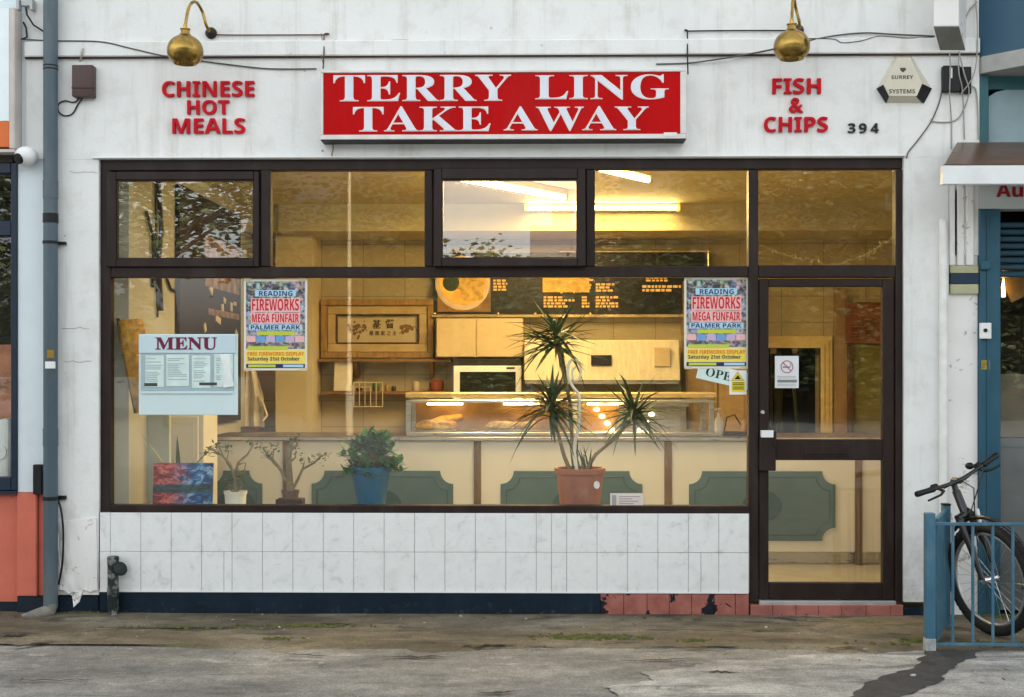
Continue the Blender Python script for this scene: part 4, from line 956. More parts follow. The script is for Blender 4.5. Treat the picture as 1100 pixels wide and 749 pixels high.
# hot display cabinet on the counter
KY = CY + .03; ktop = ctz + .036
t = thing('hot_cabinet', 'long glass hot food display cabinet glowing on the counter', 'display cabinet', (X(600, KY), KY, ktop))
kx0, kx1 = X(436, KY), X(769, KY); kz1 = Z(433, KY); zr0, zr1 = Z(427.5, KY), Z(422, KY)
mb = MB(); mb.box(kx0, kx1, KY, KY + .5, ktop, ktop + .03, .004); build('base', mb, STEEL, t)
mb = MB()
for px in (436, 611, 620, 762):
    x = X(px, KY); mb.box(x, x + .035, KY + .002, KY + .03, ktop + .031, kz1 - .0)
mb.box(kx0, kx1, KY, KY + .03, kz1 + .0005, kz1 + .02, .003); mb.box(kx0, kx1, KY + .45, KY + .48, kz1, kz1 + .02, .003)
for px in (436, 762): x = X(px, KY); mb.box(x, x + .035, KY + .45, KY + .48, ktop + .031, kz1 - .0); mb.box(x + .006, x + .03, KY + .2, KY + .23, kz1 + .021, zr0 - .0)
build('steel_frame', mb, STEEL, t)
mb = MB(); mb.box(X(611, KY) + .036, X(620, KY) - .001, KY + .004, KY + .3, ktop + .031, kz1); build('divider', mb, M('cream_divider', (.7, .62, .45), .4), t)
mb = MB(); mb.box(kx0 - .01, kx1 + .01, KY + .02, KY + .42, zr0, zr1, .006); build('top_shelf', mb, M('warm_lit_shelf', (.75, .55, .25), .25, .6), t)
mb = MB(); mb.box(kx0 + .036, X(611, KY) - .001, KY + .012, KY + .017, ktop + .031, kz1); mb.box(X(620, KY) + .036, X(762, KY) - .001, KY + .012, KY + .017, ktop + .031, kz1); build('glass_front', mb, CASEGLASS, t)
mb = MB(); mb.box(kx0 + .036, X(611, KY), KY + .44, KY + .449, ktop + .031, kz1); mb.box(X(620, KY) + .035, X(668, KY), KY + .44, KY + .449, ktop + .031, kz1); build('back_panel', mb, M('copper_lit_back', (.36, .22, .09), .35, .3, var=.3, sc=5), t)
HOT = emit('heat_lamp_glow', (1, .6, .2), 9.0)
for px in (478, 560, 650):
    mb = MB(); x = X(px, KY + .2); mb.cyl((x - .14, KY + .2, kz1 - .01), (x + .14, KY + .2, kz1 - .01), .010, n=10); build('heat_lamp', mb, HOT, t, smooth=40)
mb = MB()
for (pa, ya), (pb, yb), n in (((641, 440), (658, 462), 4), ((700, 445), (688, 462), 3)):
    for k in range(n):
        u = k / max(1, n - 1); p = W(pa + (pb - pa) * u, ya + (yb - ya) * u, KY + .3); mb.sphere(p, .02, (1.2, .6, .8), u=10, v=8)
build('halogen_spot', mb, HOT, t, smooth=60)
# food in it
rnd = random.Random(5)
def food(px, py, w, n, mat, label, sz=.03):
    p = W(px, py, KY + .16); p.z = ktop + .031; t_ = MB()
    t_.box(p.x - w, p.x + w, p.y - .08, p.y + .08, p.z, p.z + .014, .004)
    o = thing('food_tray', label, 'food', p); build('tray', t_, STEEL, o)
    m_ = MB()
    for _ in range(n):
        q = p + Vector((rnd.uniform(-w * .8, w * .8), rnd.uniform(-.06, .06), .03 + rnd.uniform(0, .035)))
        m_.sphere(q, sz * rnd.uniform(.7, 1.2), (1.9, 1, .8), u=8, v=6)
    build('fried_food', m_, mat, o, smooth=60)
FRY = M('golden_fried_food', (.7, .42, .08), .6, var=.3, sc=30); CHIPM = M('pale_chips', (.75, .56, .3), .6, var=.25, sc=40)
food(470, 465, .15, 22, FRY, 'tray of golden fried food at the left of the hot cabinet')
food(549, 465, .2, 34, CHIPM, 'tray of pale chips behind the dracaena leaves in the hot cabinet', .024)
mb = MB(); mb.tube([W(455, 458, KY + .36), W(475, 451, KY + .36), W(497, 447, KY + .36)], [.03, .034, .02], 10); single('fried_roll', mb, FRY, 'long golden roll on the back shelf of the hot cabinet', 'food', W(455, 458, KY + .36), smooth=60)
# pump bottle and dark tray at the counter's right
t = thing('pump_bottle', 'white pump bottle standing on the counter right of the hot cabinet', 'bottle', (X(772, CY + .15), CY + .15, ctz + .036))
p = Vector((X(772, CY + .15), CY + .15, ctz + .036)); mb = MB(); mb.lathe([(.03, 0), (.034, .01), (.034, .11), (.022, .14), (.012, .15), (.012, .16)], p, 18); build('bottle', mb, WHITE, t, smooth=40)
mb = MB(); mb.lathe([(.014, .16), (.014, .175), (.005, .176), (.005, .2), (.012, .2), (.012, .215)], p, 12); mb.cyl(p + Vector((0, 0, .208)), p + Vector((-.045, -.01, .2)), .006, n=8); build('pump', mb, WHITE, t, smooth=40)
t = thing('sauce_caddy', 'dark wire caddy on the counter between the pump bottle and door', 'caddy', (X(790, CY + .2), CY + .2, ctz + .036))
mb = MB(); q = Vector((X(789, CY + .2), CY + .2, ctz + .036)); mb.box(q.x - .1, q.x + .13, q.y - .06, q.y + .06, q.z, q.z + .03, .006); build('tray', mb, DARKIRON, t)
mb = MB(); mb.tube([q + Vector((-.08, 0, .03)), q + Vector((-.06, 0, .14)), q + Vector((-.0, 0, .16)), q + Vector((.05, 0, .08)), q + Vector((.07, 0, .03))], .006, 8); build('wire_handle', mb, DARKIRON, t, smooth=60)
for dx in (.07, .11): 
    mb = MB(); mb.lathe([(.02, .03), (.022, .09), (.012, .11), (.012, .12)], q + Vector((dx, 0, 0)), 12); build('sauce_jar', mb, M('amber_glass_jar', (.3, .15, .05), .3), t, smooth=40)

# ------------------------------------------------------------------ back wall furniture
BY = 3.65
t = thing('menu_board', 'dark illuminated menu board with food pictures high on the back wall', 'menu board', (X(610, 3.9), 3.9, Z(338, 3.9)))
MBK = M('black_menu_panel', (.012, .01, .009), .35, var=.3); q = RC(466, 272, 762, 338, 3.9)
mb = MB(); mb.box(q[0], q[1], 3.86, 3.9, q[2], q[3], .002); build('panel', mb, MBK, t)
RAIL = M('polished_brass_rail', (.85, .66, .36), .22, .85)
mb = MB(); mb.box(q[0] - .02, q[1], 3.82, 3.859, q[2] - .03, q[2] - .001, .004); mb.cyl((X(600, 3.83), 3.83, q[3] + .01), (q[1] - .02, 3.83, q[3] + .01), .014, n=10); mb.cyl((q[1] - .02, 3.83, q[3] + .01), (q[1] - .02, 3.83, q[2]), .011, n=10); mb.sphere((q[1] - .02, 3.83, q[3] + .01), .026)
for px in (467, 535, 575, 634): p = W(px, 337, 3.815); mb.sphere(p, .014)
build('brass_rail', mb, RAIL, t)
def back(a, b, c, d, Y, mat, name, par, th=.006, bev=.0): q = RC(a, b, c, d, Y); mb = MB(); mb.box(q[0], q[1], Y, Y + th, q[2], q[3], bev); return build(name, mb, mat, par)
PICY = M('food_photo_yellow', (.7, .3, .03), .4, var=.55, sc=9, emis=(1, .4, .04), es=.12); 
pt = back(470, 297, 527, 335, 3.852, M('food_photo_tan', (.28, .15, .05), .4, var=.4, sc=6), 'food_picture', t)
c = W(497, 304, 3.848)
mb = MB(); mb.lathe([(.26, 0), (.25, .003)], c, 32, axis=Matrix.Rotation(R_(90), 3, 'X')); build('bowl_picture', mb, M('bowl_white', (.75, .55, .35), .4), pt)
mb = MB(); mb.lathe([(.225, 0), (.22, .003)], c + Vector((0, -.004, .018)), 32, axis=Matrix.Rotation(R_(90), 3, 'X')); build('curry_picture', mb, PICY, pt)
rnd = random.Random(17); mb = MB()
for _ in range(16): mb.lathe([(rnd.uniform(.03, .075), 0), (.02, .002)], c + Vector((rnd.uniform(-.02, .17), -.0062 - rnd.uniform(0, .0012), rnd.uniform(-.13, .13))), 9, axis=Matrix.Rotation(R_(90), 3, 'X') @ Matrix.Scale(rnd.uniform(.5, 1), 3, Vector((0, 1, 0))))
build('sauce_picture', mb, M('sauce_print', (.8, .42, .08), .4, var=.5, sc=16), pt)
mb = MB(); mb.lathe([(.08, 0), (.075, .003)], c + Vector((-.11, -.008, -.0)), 14, axis=Matrix.Rotation(R_(90), 3, 'X')); build('greens_picture', mb, M('greens_print', (.03, .05, .012), .5, var=.4, sc=40), pt)
pt = back(583, 297, 633, 314, 3.852, PICY, 'food_picture', t)
mb = MB()
for _ in range(22): k = W(rnd.uniform(587, 629), rnd.uniform(299, 312), 3.85); mb.obox(k + Vector((0, -rnd.uniform(0, .003), 0)), (rnd.uniform(.06, .16), .003, rnd.uniform(.018, .035)), Matrix.Rotation(rnd.uniform(-1.2, 1.2), 3, 'Y'))
build('chips_picture', mb, M('chips_print', (.85, .5, .1), .4, var=.4, sc=16), pt)
rnd = random.Random(8); mb = MB()
def lines(a, b, c, d, n):
    for k in range(n):
        y = b + (d - b) * (k + .15) / n; yy = b + (d - b) * (k + .8) / n; x = a
        while x < c:
            w_ = rnd.uniform(2, 6); q = RC(x, y, min(c, x + w_), yy, 3.852); mb.box(q[0], q[1], 3.851, 3.858, q[2], q[3]); x += w_ + 1.3
            if x > a + (c - a) * .6 and rnd.random() < .35: break
lines(584, 318, 618, 331, 4); lines(640, 304, 660, 314, 3); lines(640, 318, 664, 331, 4); lines(694, 297, 718, 303, 2); lines(690, 306, 733, 314, 2); lines(625, 318, 633, 331, 4); lines(530, 300, 545, 313, 4)
build('price_lines', mb, M('orange_menu_print', (.75, .4, .09), .5, var=.2, emis=(1, .5, .1), es=.1), t)
# framed Chinese picture on the shelf
t = thing('framed_picture', 'wooden framed picture with Chinese characters and flowers on the back wall', 'picture', (X(406, 3.9), 3.9, Z(385, 3.9)))
GW = M('golden_wood_frame', (.33, .19, .06), .4, var=.25, stretch=(6, 1, 1)); GW2 = M('inner_gold_frame', (.5, .36, .17), .4, var=.15)
def framebox(a, b, c, d, w, y0, y1, mat, name):
    q = RC(a, b, c, d, 3.9); mb = MB(); k = w * 11.4 / F
    mb.box(q[0], q[1], y0, y1, q[3] - k, q[3], .006); mb.box(q[0], q[1], y0, y1, q[2], q[2] + k, .006)
    mb.box(q[0], q[0] + k, y0, y1, q[2] + k + .0005, q[3] - k - .0005, .006); mb.box(q[1] - k, q[1], y0, y1, q[2] + k + .0005, q[3] - k - .0005, .006); build(name, mb, mat, t)
framebox(345, 322, 466, 385, 6.5, 3.86, 3.95, GW, 'frame'); framebox(351.7, 328.7, 459.3, 378.3, 9, 3.89, 3.94, GW2, 'mount'); framebox(361, 338, 450, 369.5, 1.6, 3.882, 3.93, DARKWOOD, 'fillet')
back(361, 338, 450, 369.5, 3.92, M('cream_silk', (.52, .42, .26), .6, var=.06), 'picture_panel', t)
INK = M('brown_ink', (.06, .03, .012), .6)
mb = MB()
for s_, a, b, c, d in (('基', 400, 343.5, 409.5, 353), ('督', 414, 343, 423.5, 353)): q = RC(a, b, c, d, 3.919); mb.text(s_, q[0], q[1], q[2], q[3], 3.917, 3.9195, offset=.018)
q = RC(396.5, 355.5, 426, 360.5, 3.919); mb.text('是 我 家 之 主', q[0], q[1], q[2], q[3], 3.917, 3.9195, offset=.012)
build('lettering', mb, INK, t)
rnd = random.Random(3); FLW = M('painted_flower_brown', (.2, .1, .04), .6, var=.5, sc=60)
mb = MB()
for cx_, cy_ in ((383, 353), (437, 353)):
    for k in range(26):
        p = W(cx_ + rnd.gauss(0, 4.5), cy_ + rnd.gauss(0, 3.2), 3.917); mb.lathe([(rnd.uniform(.006, .02), 0), (.003, .002)], p, 7, axis=Matrix.Rotation(R_(90), 3, 'X'))
    mb.tube([W(cx_ - 8, cy_ + 5, 3.917), W(cx_, cy_, 3.917), W(cx_ + 9, cy_ - 2, 3.917), W(cx_ + 11, cy_ + 3, 3.917)], .004, 4)
build('flower_painting', mb, FLW, t)
# shelves
def shelf(a, b, py, label, y0, brackets):
    t = thing('wall_shelf', label, 'shelf', (X((a + b) / 2, y0), y0, Z(py, y0)))
    mb = MB(); mb.box(X(a, y0), X(b, y0), y0, 3.999, Z(py, y0) - .03, Z(py, y0), .003); build('board', mb, MIDWOOD, t)
    for px in brackets: mb = MB(); x = X(px, y0 + .1); z = Z(py, y0) - .03; mb.hexa([(x - .02, 3.9, z - .14), (x + .02, 3.9, z - .14), (x + .02, 3.998, z - .14), (x - .02, 3.998, z - .14), (x - .02, y0 + .03, z - .001), (x + .02, y0 + .03, z - .001), (x + .02, 3.998, z - .001), (x - .02, 3.998, z - .001)]); build('bracket', mb, MIDWOOD, t)
    return t
shelf(341, 484, 385.5, 'brown wall shelf with brackets directly under the framed picture', 3.72, (382, 463))
shelf(345, 487, 420.5, 'lower brown wall shelf holding small jars beside the white notepad', 3.75, ())
mb = MB(); q = RC(357, 386.5, 376, 420, 3.7); mb.hexa([Vector(p) for p in ((q[0], 3.77, q[2]), (q[1], 3.77, q[2]), (q[1], 3.83, q[2]), (q[0], 3.83, q[2]), (q[0] + .01, 3.77, q[3]), (q[1] + .015, 3.77, q[3]), (q[1] + .015, 3.8, q[3]), (q[0] + .01, 3.8, q[3]))], .002); single('paper_stack', mb, M('white_paper', (.72, .66, .55), .7), 'white paper pad standing on the left end of the lower shelf', 'paper', ((q[0] + q[1]) / 2, 3.77, q[2]))
t = thing('wire_rack', 'small pale wire rack hanging below the lower shelf', 'rack', W(398, 438, 3.78))
mb = MB()
for a, b, c, d in ((380, 411, 411, 437), (380, 416, 398, 437)):
    P_ = [W(a, b, 3.74), W(c, b, 3.74), W(c, d, 3.74), W(a, d, 3.74)]; mb.tube(P_, .007, 6, closed=True)
for px in (386, 392, 404): mb.tube([W(px, 411, 3.74), W(px, 437, 3.74)], .004, 5)
build('wire_frame', mb, M('pale_wire', (.6, .52, .4), .5), t)
rnd = random.Random(12)
JARC = [(.16, .05, .03), (.1, .16, .05), (.35, .22, .1), (.05, .04, .03), (.4, .33, .22)]
for k, (px, nm) in enumerate(((386, 'squat green jar on the lower shelf nearest the paper pad'), (404, 'dark tin on the lower shelf above the wire rack'), (416, 'small brown jar on the lower shelf right of the wire rack'), (423, 'small tan jar at the middle of the lower shelf'), (447, 'pale cup toward the right of the lower shelf'), (469, 'round red bowl at the right end of the lower shelf'))):
    p = Vector((X(px, 3.85), 3.85, Z(420.5, 3.75))); mb = MB(); r = (.03, .035, .026, .024, .035, .07)[k]; h = (.05, .09, .06, .05, .09, .11)[k]
    mb.lathe([(r * .8, 0), (r, h * .2), (r, h * .8), (r * .7, h), (r * .6, h * .98)], p, 14)
    single('jar' if k < 4 else ('cup' if k == 4 else 'bowl'), mb, M('jar_glaze_%s' % 'abcdef'[k], ([*JARC, (.25, .07, .04)][k] if k != 4 else (.5, .42, .3)), .35), nm, 'jar' if k < 4 else ('cup' if k == 4 else 'bowl'), p, smooth=40)
# cream cupboards
t = thing('wall_cupboard', 'cream two-door wall cupboard below the menu board', 'cupboard', (X(520, BY), BY, Z(384, BY)))
q = RC(468, 342, 562, 384, BY); CUP = M('cream_cupboard', (.62, .48, .28), .45, var=.05)
mb = MB(); mb.box(q[0], q[1], BY + .02, 3.998, q[2], q[3], .002); build('carcass', mb, CUP, t)
for a, b in ((469, 510), (512, 561)): x0, x1 = X(a, BY), X(b, BY); mb = MB(); mb.box(x0, x1, BY, BY + .019, q[2] + .005, q[3] - .005, .004); build('cupboard_door', mb, CUP, t)
# oven
t = thing('microwave_oven', 'white fronted microwave oven with dark glass behind the hot cabinet', 'oven', (X(524, 3.5), 3.5, Z(432, 3.5)))
q = RC(487, 393, 560, 432, 3.5); mb = MB(); mb.box(q[0], q[1], 3.52, 3.95, q[2], q[3], .008); build('body', mb, WHITE, t)
mb = MB(); mb.box(q[0], q[1], 3.5, 3.519, q[2], q[3], .006); dd = build('oven_door', mb, WHITE, t)
w_ = RC(494, 399.5, 554, 428, 3.5); mb = MB(); mb.box(w_[0], w_[1], 3.494, 3.499, w_[2], w_[3], .002); build('door_glass', mb, M('dark_oven_glass', (.012, .013, .011), .12), dd)
w_ = RC(544, 394.5, 553, 396.5, 3.5); mb = MB(); mb.box(w_[0], w_[1], 3.496, 3.499, w_[2], w_[3]); build('badge_plate', mb, BLK, dd)
back(487, 385.5, 560, 392.8, 3.51, M('dark_recess', (.015, .013, .012), .5), 'control_strip', t, .4)
t = thing('back_worktop', 'plain back worktop carrying the microwave oven behind the counter', 'worktop', (X(560, 3.4), 3.7, .05))
mb = MB(); mb.box(X(440, 3.4), X(740, 3.4), 3.4, 3.999, Z(432, 3.5) - .041, Z(432, 3.5) - .001, .003); build('top', mb, STEEL, t)
mb = MB(); mb.box(X(442, 3.4), X(738, 3.4), 3.45, 3.99, .05, Z(432, 3.5) - .042); build('base_unit', mb, STEEL, t)
# extractor hood
t = thing('extractor_hood', 'cream steel extractor hood with small dark plate over the fryers', 'extractor hood', (X(646, 3.2), 3.2, Z(409, 3.2)))
q = RC(563, 365, 731, 409, 3.2); mb = MB(); mb.hexa([(q[0], 3.2, q[2]), (q[1], 3.2, q[2]), (q[1], 3.999, q[2]), (q[0], 3.999, q[2]), (q[0], 3.3, q[3]), (q[1], 3.3, q[3]), (q[1], 3.999, q[3]), (q[0], 3.999, q[3])], .006); build('hood', mb, M('cream_steel_hood', (.46, .4, .28), .45, 0, stretch=(8, 1, 1)), t)
q2 = RC(635, 381.5, 657, 392.5, 3.23); mb = MB(); mb.box(q2[0], q2[1], 3.215, 3.28, q2[2], q2[3], .003); build('control_plate', mb, BLK, t)
q2 = RC(703, 373, 720, 394, 3.23); mb = MB(); mb.box(q2[0], q2[1], 3.22, 3.28, q2[2], q2[3], .003); build('filter_flap', mb, M('tan_flap', (.48, .36, .2), .45), t)
mb = MB(); mb.box(q[0] + .01, q[1] - .01, 3.25, 3.99, q[2] - .03, q[2] - .001); build('lower_lip', mb, STEEL, t)
t = thing('frying_range', 'dark steel frying range beneath the extractor hood', 'fryer', (X(646, 3.2), 3.2, .05))
mb = MB(); mb.box(q[0], q[1], 3.0, 3.39, .05, .95, .004); build('body', mb, STEEL, t)
mb = MB(); 
for k in range(3): x = q[0] + .12 + k * .43; mb.box(x, x + .36, 3.02, 3.36, .951, .98, .004)
build('fryer_pan', mb, DARKIRON, t)
# right part of the back wall: brown panel, tall wooden cupboard, brown notice, olive door
t = thing('tall_cupboard', 'tall tan panelled cupboard right of the extractor hood behind the posters', 'cupboard', (X(770, 3.6), 3.6, .05))
q = RC(737, 300, 806, 470, 3.6); mb = MB(); TAN = M('tan_cupboard', (.36, .24, .12), .5, var=.12, stretch=(1, 1, 3)); mb.box(q[0], q[1], 3.62, 3.999, .05, q[3], .003); build('carcass', mb, TAN, t)
for a, b in ((738, 771), (773, 805)): mb = MB(); mb.box(X(a, 3.6), X(b, 3.6), 3.6, 3.619, .06, q[3] - .01, .006); mb.box(X(a + 5, 3.6), X(b - 5, 3.6), 3.594, 3.5995, Z(458, 3.6), Z(404, 3.6), .004); build('cupboard_door', mb, TAN, t)
t = thing('olive_door', 'olive green cupboard door beside the inner doorway', 'door', (X(932, 3.9), 3.9, .05))
q = RC(916, 371, 962, 480, 3.9); OLV = M('olive_door_paint', (.16, .14, .035), .45, var=.15, stretch=(1, 1, 3)); mb = MB(); mb.box(q[0], q[1], 3.9, 3.998, .05, q[3], .004); build('door_leaf', mb, OLV, t)
mb = MB(); mb.box(X(911, 3.9), X(915.5, 3.9), 3.86, 3.998, .05, q[3], .004); build('door_post', mb, DARKWOOD, t)
t = thing('brown_notice', 'reddish brown notice board above the olive door inside the shop', 'notice', W(930, 369, 3.9))
q = RC(908, 325, 950, 369, 3.9); mb = MB(); mb.box(q[0], q[1], 3.87, 3.899, q[2], q[3], .004); build('board', mb, M('red_brown_board', (.19, .055, .018), .5, var=.15), t)
mb = MB()
for k in range(6):
    y = 346 + k * 3; x = 914
    while x < 942: w_ = rnd.uniform(2, 5); qq = RC(x, y, x + w_, y + 1.3, 3.87); mb.box(qq[0], qq[1], 3.867, 3.872, qq[2], qq[3]); x += w_ + 1.5
build('faded_print', mb, M('dark_print', (.09, .025, .01), .6), t)
mb = MB(); mb.box(X(897, 3.93), X(910, 3.93), 3.93, 3.999, .05, Z(310, 3.93)); single('wall_post', mb, M('brown_pilaster', (.3, .18, .07), .5), 'brown timber post between the inner doorway and olive door', 'post', (X(903, 3.93), 3.96, .05))
# things glimpsed in the back room
mb = MB(); rnd = random.Random(31)
for k in range(7):
    px = rnd.uniform(828, 876); mb.tube([W(px, 372 + rnd.uniform(0, 20), 4.6), W(px + rnd.uniform(-3, 3), 420, 4.6), W(px + rnd.uniform(-4, 4), 480, 4.6)], [.008, .02, .012], 6)
single('hanging_utensils', mb, M('dull_green_metal', (.09, .1, .03), .5), 'dull utensils and straps hanging in the dark back room', 'utensils', W(850, 480, 4.6))
mb = MB(); mb.box(X(828, 4.25), X(834, 4.25), 4.25, 4.27, Z(380, 4.25), Z(374, 4.25)); mb.box(X(851, 4.25), X(856, 4.25), 4.25, 4.27, Z(380, 4.25), Z(374, 4.25)); single('door_track', mb, M('peach_clip', (.7, .4, .25), .5), 'two pale clips at the top of the inner doorway', 'clips', W(842, 377, 4.25))

# left-hand side of the shop
t = thing('side_notice_board', 'dark brown notice board with pale scraps high on the left side wall', 'notice board', (-2.58, 2.2, 1.3))
mb = MB(); mb.box(-2.598, -2.56, 1.25, 3.1, 1.1, 2.9, .004); build('board', mb, M('dark_brown_board', (.018, .01, .007), .8, var=.4), t)
rnd = random.Random(21); mb = MB()
for _ in range(16):
    y, z = rnd.uniform(1.9, 3.0), rnd.uniform(1.5, 2.5); h = rnd.uniform(.03, .09); w_ = rnd.uniform(.05, .15)
    mb.obox((-2.555, y, z), (.008, w_, h), Matrix.Rotation(rnd.uniform(-.8, .8), 3, 'X'))
build('paper_scrap', mb, M('pale_paper_scrap', (.5, .42, .33), .6), t)
mb = MB(); mb.box(-2.558, -2.55, 2.0, 3.0, 1.98, 2.03); mb.box(-2.558, -2.55, 1.9, 3.0, 2.2, 2.6); build('pinned_print', mb, M('mottled_print', (.2, .12, .09), .6, var=.8, sc=9), t)
mb = MB(); z0 = Z(543, .3); mb.tube([(-2.585, .75, 2.9), (-2.585, .76, 2.2), (-2.585, .8, 1.9)], .008, 6); mb.tube([(-2.585, .55, 2.6), (-2.58, .68, 2.45), (-2.585, .7, 2.1)], .012, 6); mb.tube([(-2.585, .8, 2.35), (-2.585, 1.1, 2.12), (-2.585, 1.3, 2.1)], .01, 6); mb.tube([(-2.58, .78, 2.9), (-2.575, .85, 2.5), (-2.58, .8, 2.3), (-2.58, .86, 1.95)], .018, 7)
single('power_cable', mb, CABLEB, 'tangled dark cords hanging on the pale left side wall', 'cable', (-2.585, .75, 2.2), smooth=60)
t = thing('paper_parasol', 'furled golden paper parasol hanging on the left side wall beside the MENU board', 'parasol', W(149, 444, .2))
p0, p1 = W(140, 344, .2), W(150, 444, .2); mb = MB(); ax = (p0 - p1).normalized()
mb.tube([p1, p1.lerp(p0, .1), p1.lerp(p0, .5), p1.lerp(p0, .85), p0], [.014, .03, .066, .088, .08], 14)
for v in mb.bm.verts:
    a = math.atan2(v.co.y - .2, v.co.x - p1.x); v.co += Vector((math.sin(a * 6), 0, 0)) * .006
build('paper_canopy', mb, M('golden_paper', (.42, .2, .02), .5, var=.6, sc=14), t)
mb = MB(); mb.tube([W(127, 342, .25), W(134, 380, .25), W(146, 444, .22)], .014, 8); build('dark_rib', mb, DARKWOOD, t, smooth=60)
mb = MB(); q = RC(146, 440, 182, 542, .62); mb.box(q[0], q[1], .62, .66, .63, q[3], .003)
single('pale_screen_board', mb, M('pale_blue_grey_board', (.42, .47, .45), .5, var=.06), 'pale blue grey board standing behind the left end of the window shelf', 'board', ((q[0] + q[1]) / 2, .62, .63))
t = thing('cream_cupboard', 'tall cream cupboard with panelled door behind the MENU board', 'cupboard', (X(196, 1.1), 1.1, .05))
q = RC(178, 446, 218, 560, 1.1); mb = MB(); mb.box(q[0], q[1], 1.12, 1.5, .05, q[3], .004); build('carcass', mb, CCREAM, t)
mb = MB(); mb.box(q[0] + .005, X(213, 1.1), 1.1, 1.119, .1, q[3] - .01, .005); mb.box(q[0] + .03, X(209, 1.1), 1.094, 1.0995, .2, q[3] - .06, .006); build('cupboard_door', mb, CCREAM, t)
mb = MB(); pr = []
for a, b in ((116, 452), (122, 456), (129, 470), (134, 490), (136, 515), (136, 545), (116, 545)): p = W(a, b, .3); pr.append((p.x, p.z))
mb.prism(pr, .3, .34, .006); single('cream_reflection_board', mb, M('cream_reflection_board', (.85, .74, .52), .8), 'rounded cream board added for a pale reflection in the far left corner of the window', 'board', (pr[0][0], .3, .63))  # made-up board standing in for a pale reflection in the glass
# hanging apron & items behind left poster
t = thing('white_apron', 'white apron hanging on the back wall below the left poster', 'apron', W(273, 460, 3.3))
mb = MB(); tb = bmesh.new(); rows = []
for j in range(13):
    v_ = j / 12; row = []
    for i in range(11):
        u = i / 10; wd = 6 + 8 * min(1, v_ * 2.2); px = 268 + (u - .5) * 2 * wd + v_ * 3; py = 397 + v_ * 62
        p = W(px, py, 3.44); p.y += .03 * math.sin(u * 15 + v_ * 2); row.append(tb.verts.new(p))
    rows.append(row)
for j in range(12):
    for i in range(10): tb.faces.new((rows[j][i], rows[j][i + 1], rows[j + 1][i + 1], rows[j + 1][i]))
r = bmesh.ops.solidify(tb, geom=tb.faces[:], thickness=.006); mb._add(tb); build('cloth', mb, M('white_apron_cloth', (.86, .82, .74), .85), t, smooth=60)
mb = MB(); mb.tube([W(268, 398, 3.44), W(262, 388, 3.46), W(272, 380, 3.48), W(274, 392, 3.46), W(270, 398, 3.44)], .008, 6); mb.tube([W(279, 425, 3.42), W(284, 438, 3.41), W(287, 446, 3.41), W(282, 452, 3.41)], .012, 6); build('apron_string', mb, M('apron_string_cloth', (.7, .62, .48), .85), t, smooth=60)
t = thing('side_worktop', 'low shelf with small clutter behind the left end of the counter', 'worktop', (X(250, 3.3), 3.4, .05))
mb = MB(); mb.box(-2.55, X(294, 3.4), 3.2, 3.49, Z(466, 3.2) - .03, Z(466, 3.2), .003); mb.box(-2.5, X(290, 3.4), 3.22, 3.48, .05, Z(466, 3.2) - .031); build('top', mb, CCREAM, t)
mb = MB(); mb.box(X(255, 3.25), X(275, 3.25), 3.25, 3.4, Z(466, 3.2) + .001, Z(459, 3.25), .004); build('dark_box', mb, DARKWOOD, t)
# ------------------------------------------------------------------ things in the window
def poster(a, b, c, d, label, Y=.056):
    q = RC(a, b, c, d, Y); t = thing('event_poster', label, 'poster', ((q[0] + q[1]) / 2, Y, q[2]), 'fireworks posters taped inside the window')
    S = (q[3] - q[2]); Wd = q[1] - q[0]
    def bx(u0, v0, u1, v1, mat, name, dy):  # u,v from the top left, 0..1
        m_ = MB(); m_.box(q[0] + u0 * Wd, q[0] + u1 * Wd, Y - dy, Y - dy + .0008, q[3] - v1 * S, q[3] - v0 * S); return build(name, m_, mat, t)
    def tx(s, u0, v0, u1, v1, mat, dy, off=.0): m_ = MB(); m_.sans(s, q[0] + u0 * Wd, q[0] + u1 * Wd, q[3] - v1 * S, q[3] - v0 * S, Y - dy, Y - dy + .0006, offset=off); return build('lettering', m_, mat, t)
    bx(0, 0, 1, 1, PCREAM, 'paper', 0)
    bx(.035, .025, .965, .56, PCOL, 'picture_field', .0012)
    bx(.18, .12, .82, .19, PSKY, 'heading_band', .002); tx('READING', .24, .13, .77, .185, PNAVY, .003)
    bx(.11, .21, .89, .365, PPINK, 'title_band', .002); tx('FIREWORKS', .13, .215, .87, .345, PRED, .003)
    bx(.11, .372, .89, .49, PPINK, 'title_band', .002); tx('MEGA FUNFAIR', .13, .38, .87, .475, PRED, .003)
    bx(.08, .497, .92, .56, PSKY, 'venue_band', .002); tx('PALMER PARK', .11, .505, .89, .552, PNAVY, .003)
    bx(.22, .572, .8, .615, PLIME, 'strip', .002); bx(.035, .562, .965, .7, PMIX, 'picture_strip', .0012)
    for k in range(6): bx(.045 + k * .153, .625, .045 + k * .153 + .14, .69, (PPINK, PBLUE, PLILAC, PBLUE, PLILAC, PPINK)[k], 'photo_tile', .002)
    bx(.035, .7, .965, .765, PMIX2, 'picture_strip', .0012); bx(.06, .735, .7, .775, PLIME, 'strip', .002)
    bx(.035, .78, .965, .925, PYEL, 'info_band', .0012)
    tx('FREE FIREWORKS DISPLAY', .06, .797, .95, .838, PORG, .003); tx('Saturday 21st October', .06, .85, .88, .905, PNAVY, .003)
    bx(.035, .93, .965, .975, PNAVY, 'footer', .0012); bx(.07, .937, .5, .965, PLIME, 'strip', .002); bx(.62, .937, .94, .965, PSKY, 'strip', .002)
    for u, v in ((.06, 0), (.92, 0), (.06, .985), (.93, .985)): bx(u - .06, v - .012, u + .06, v + .02, TAPE, 'tape', .0036)
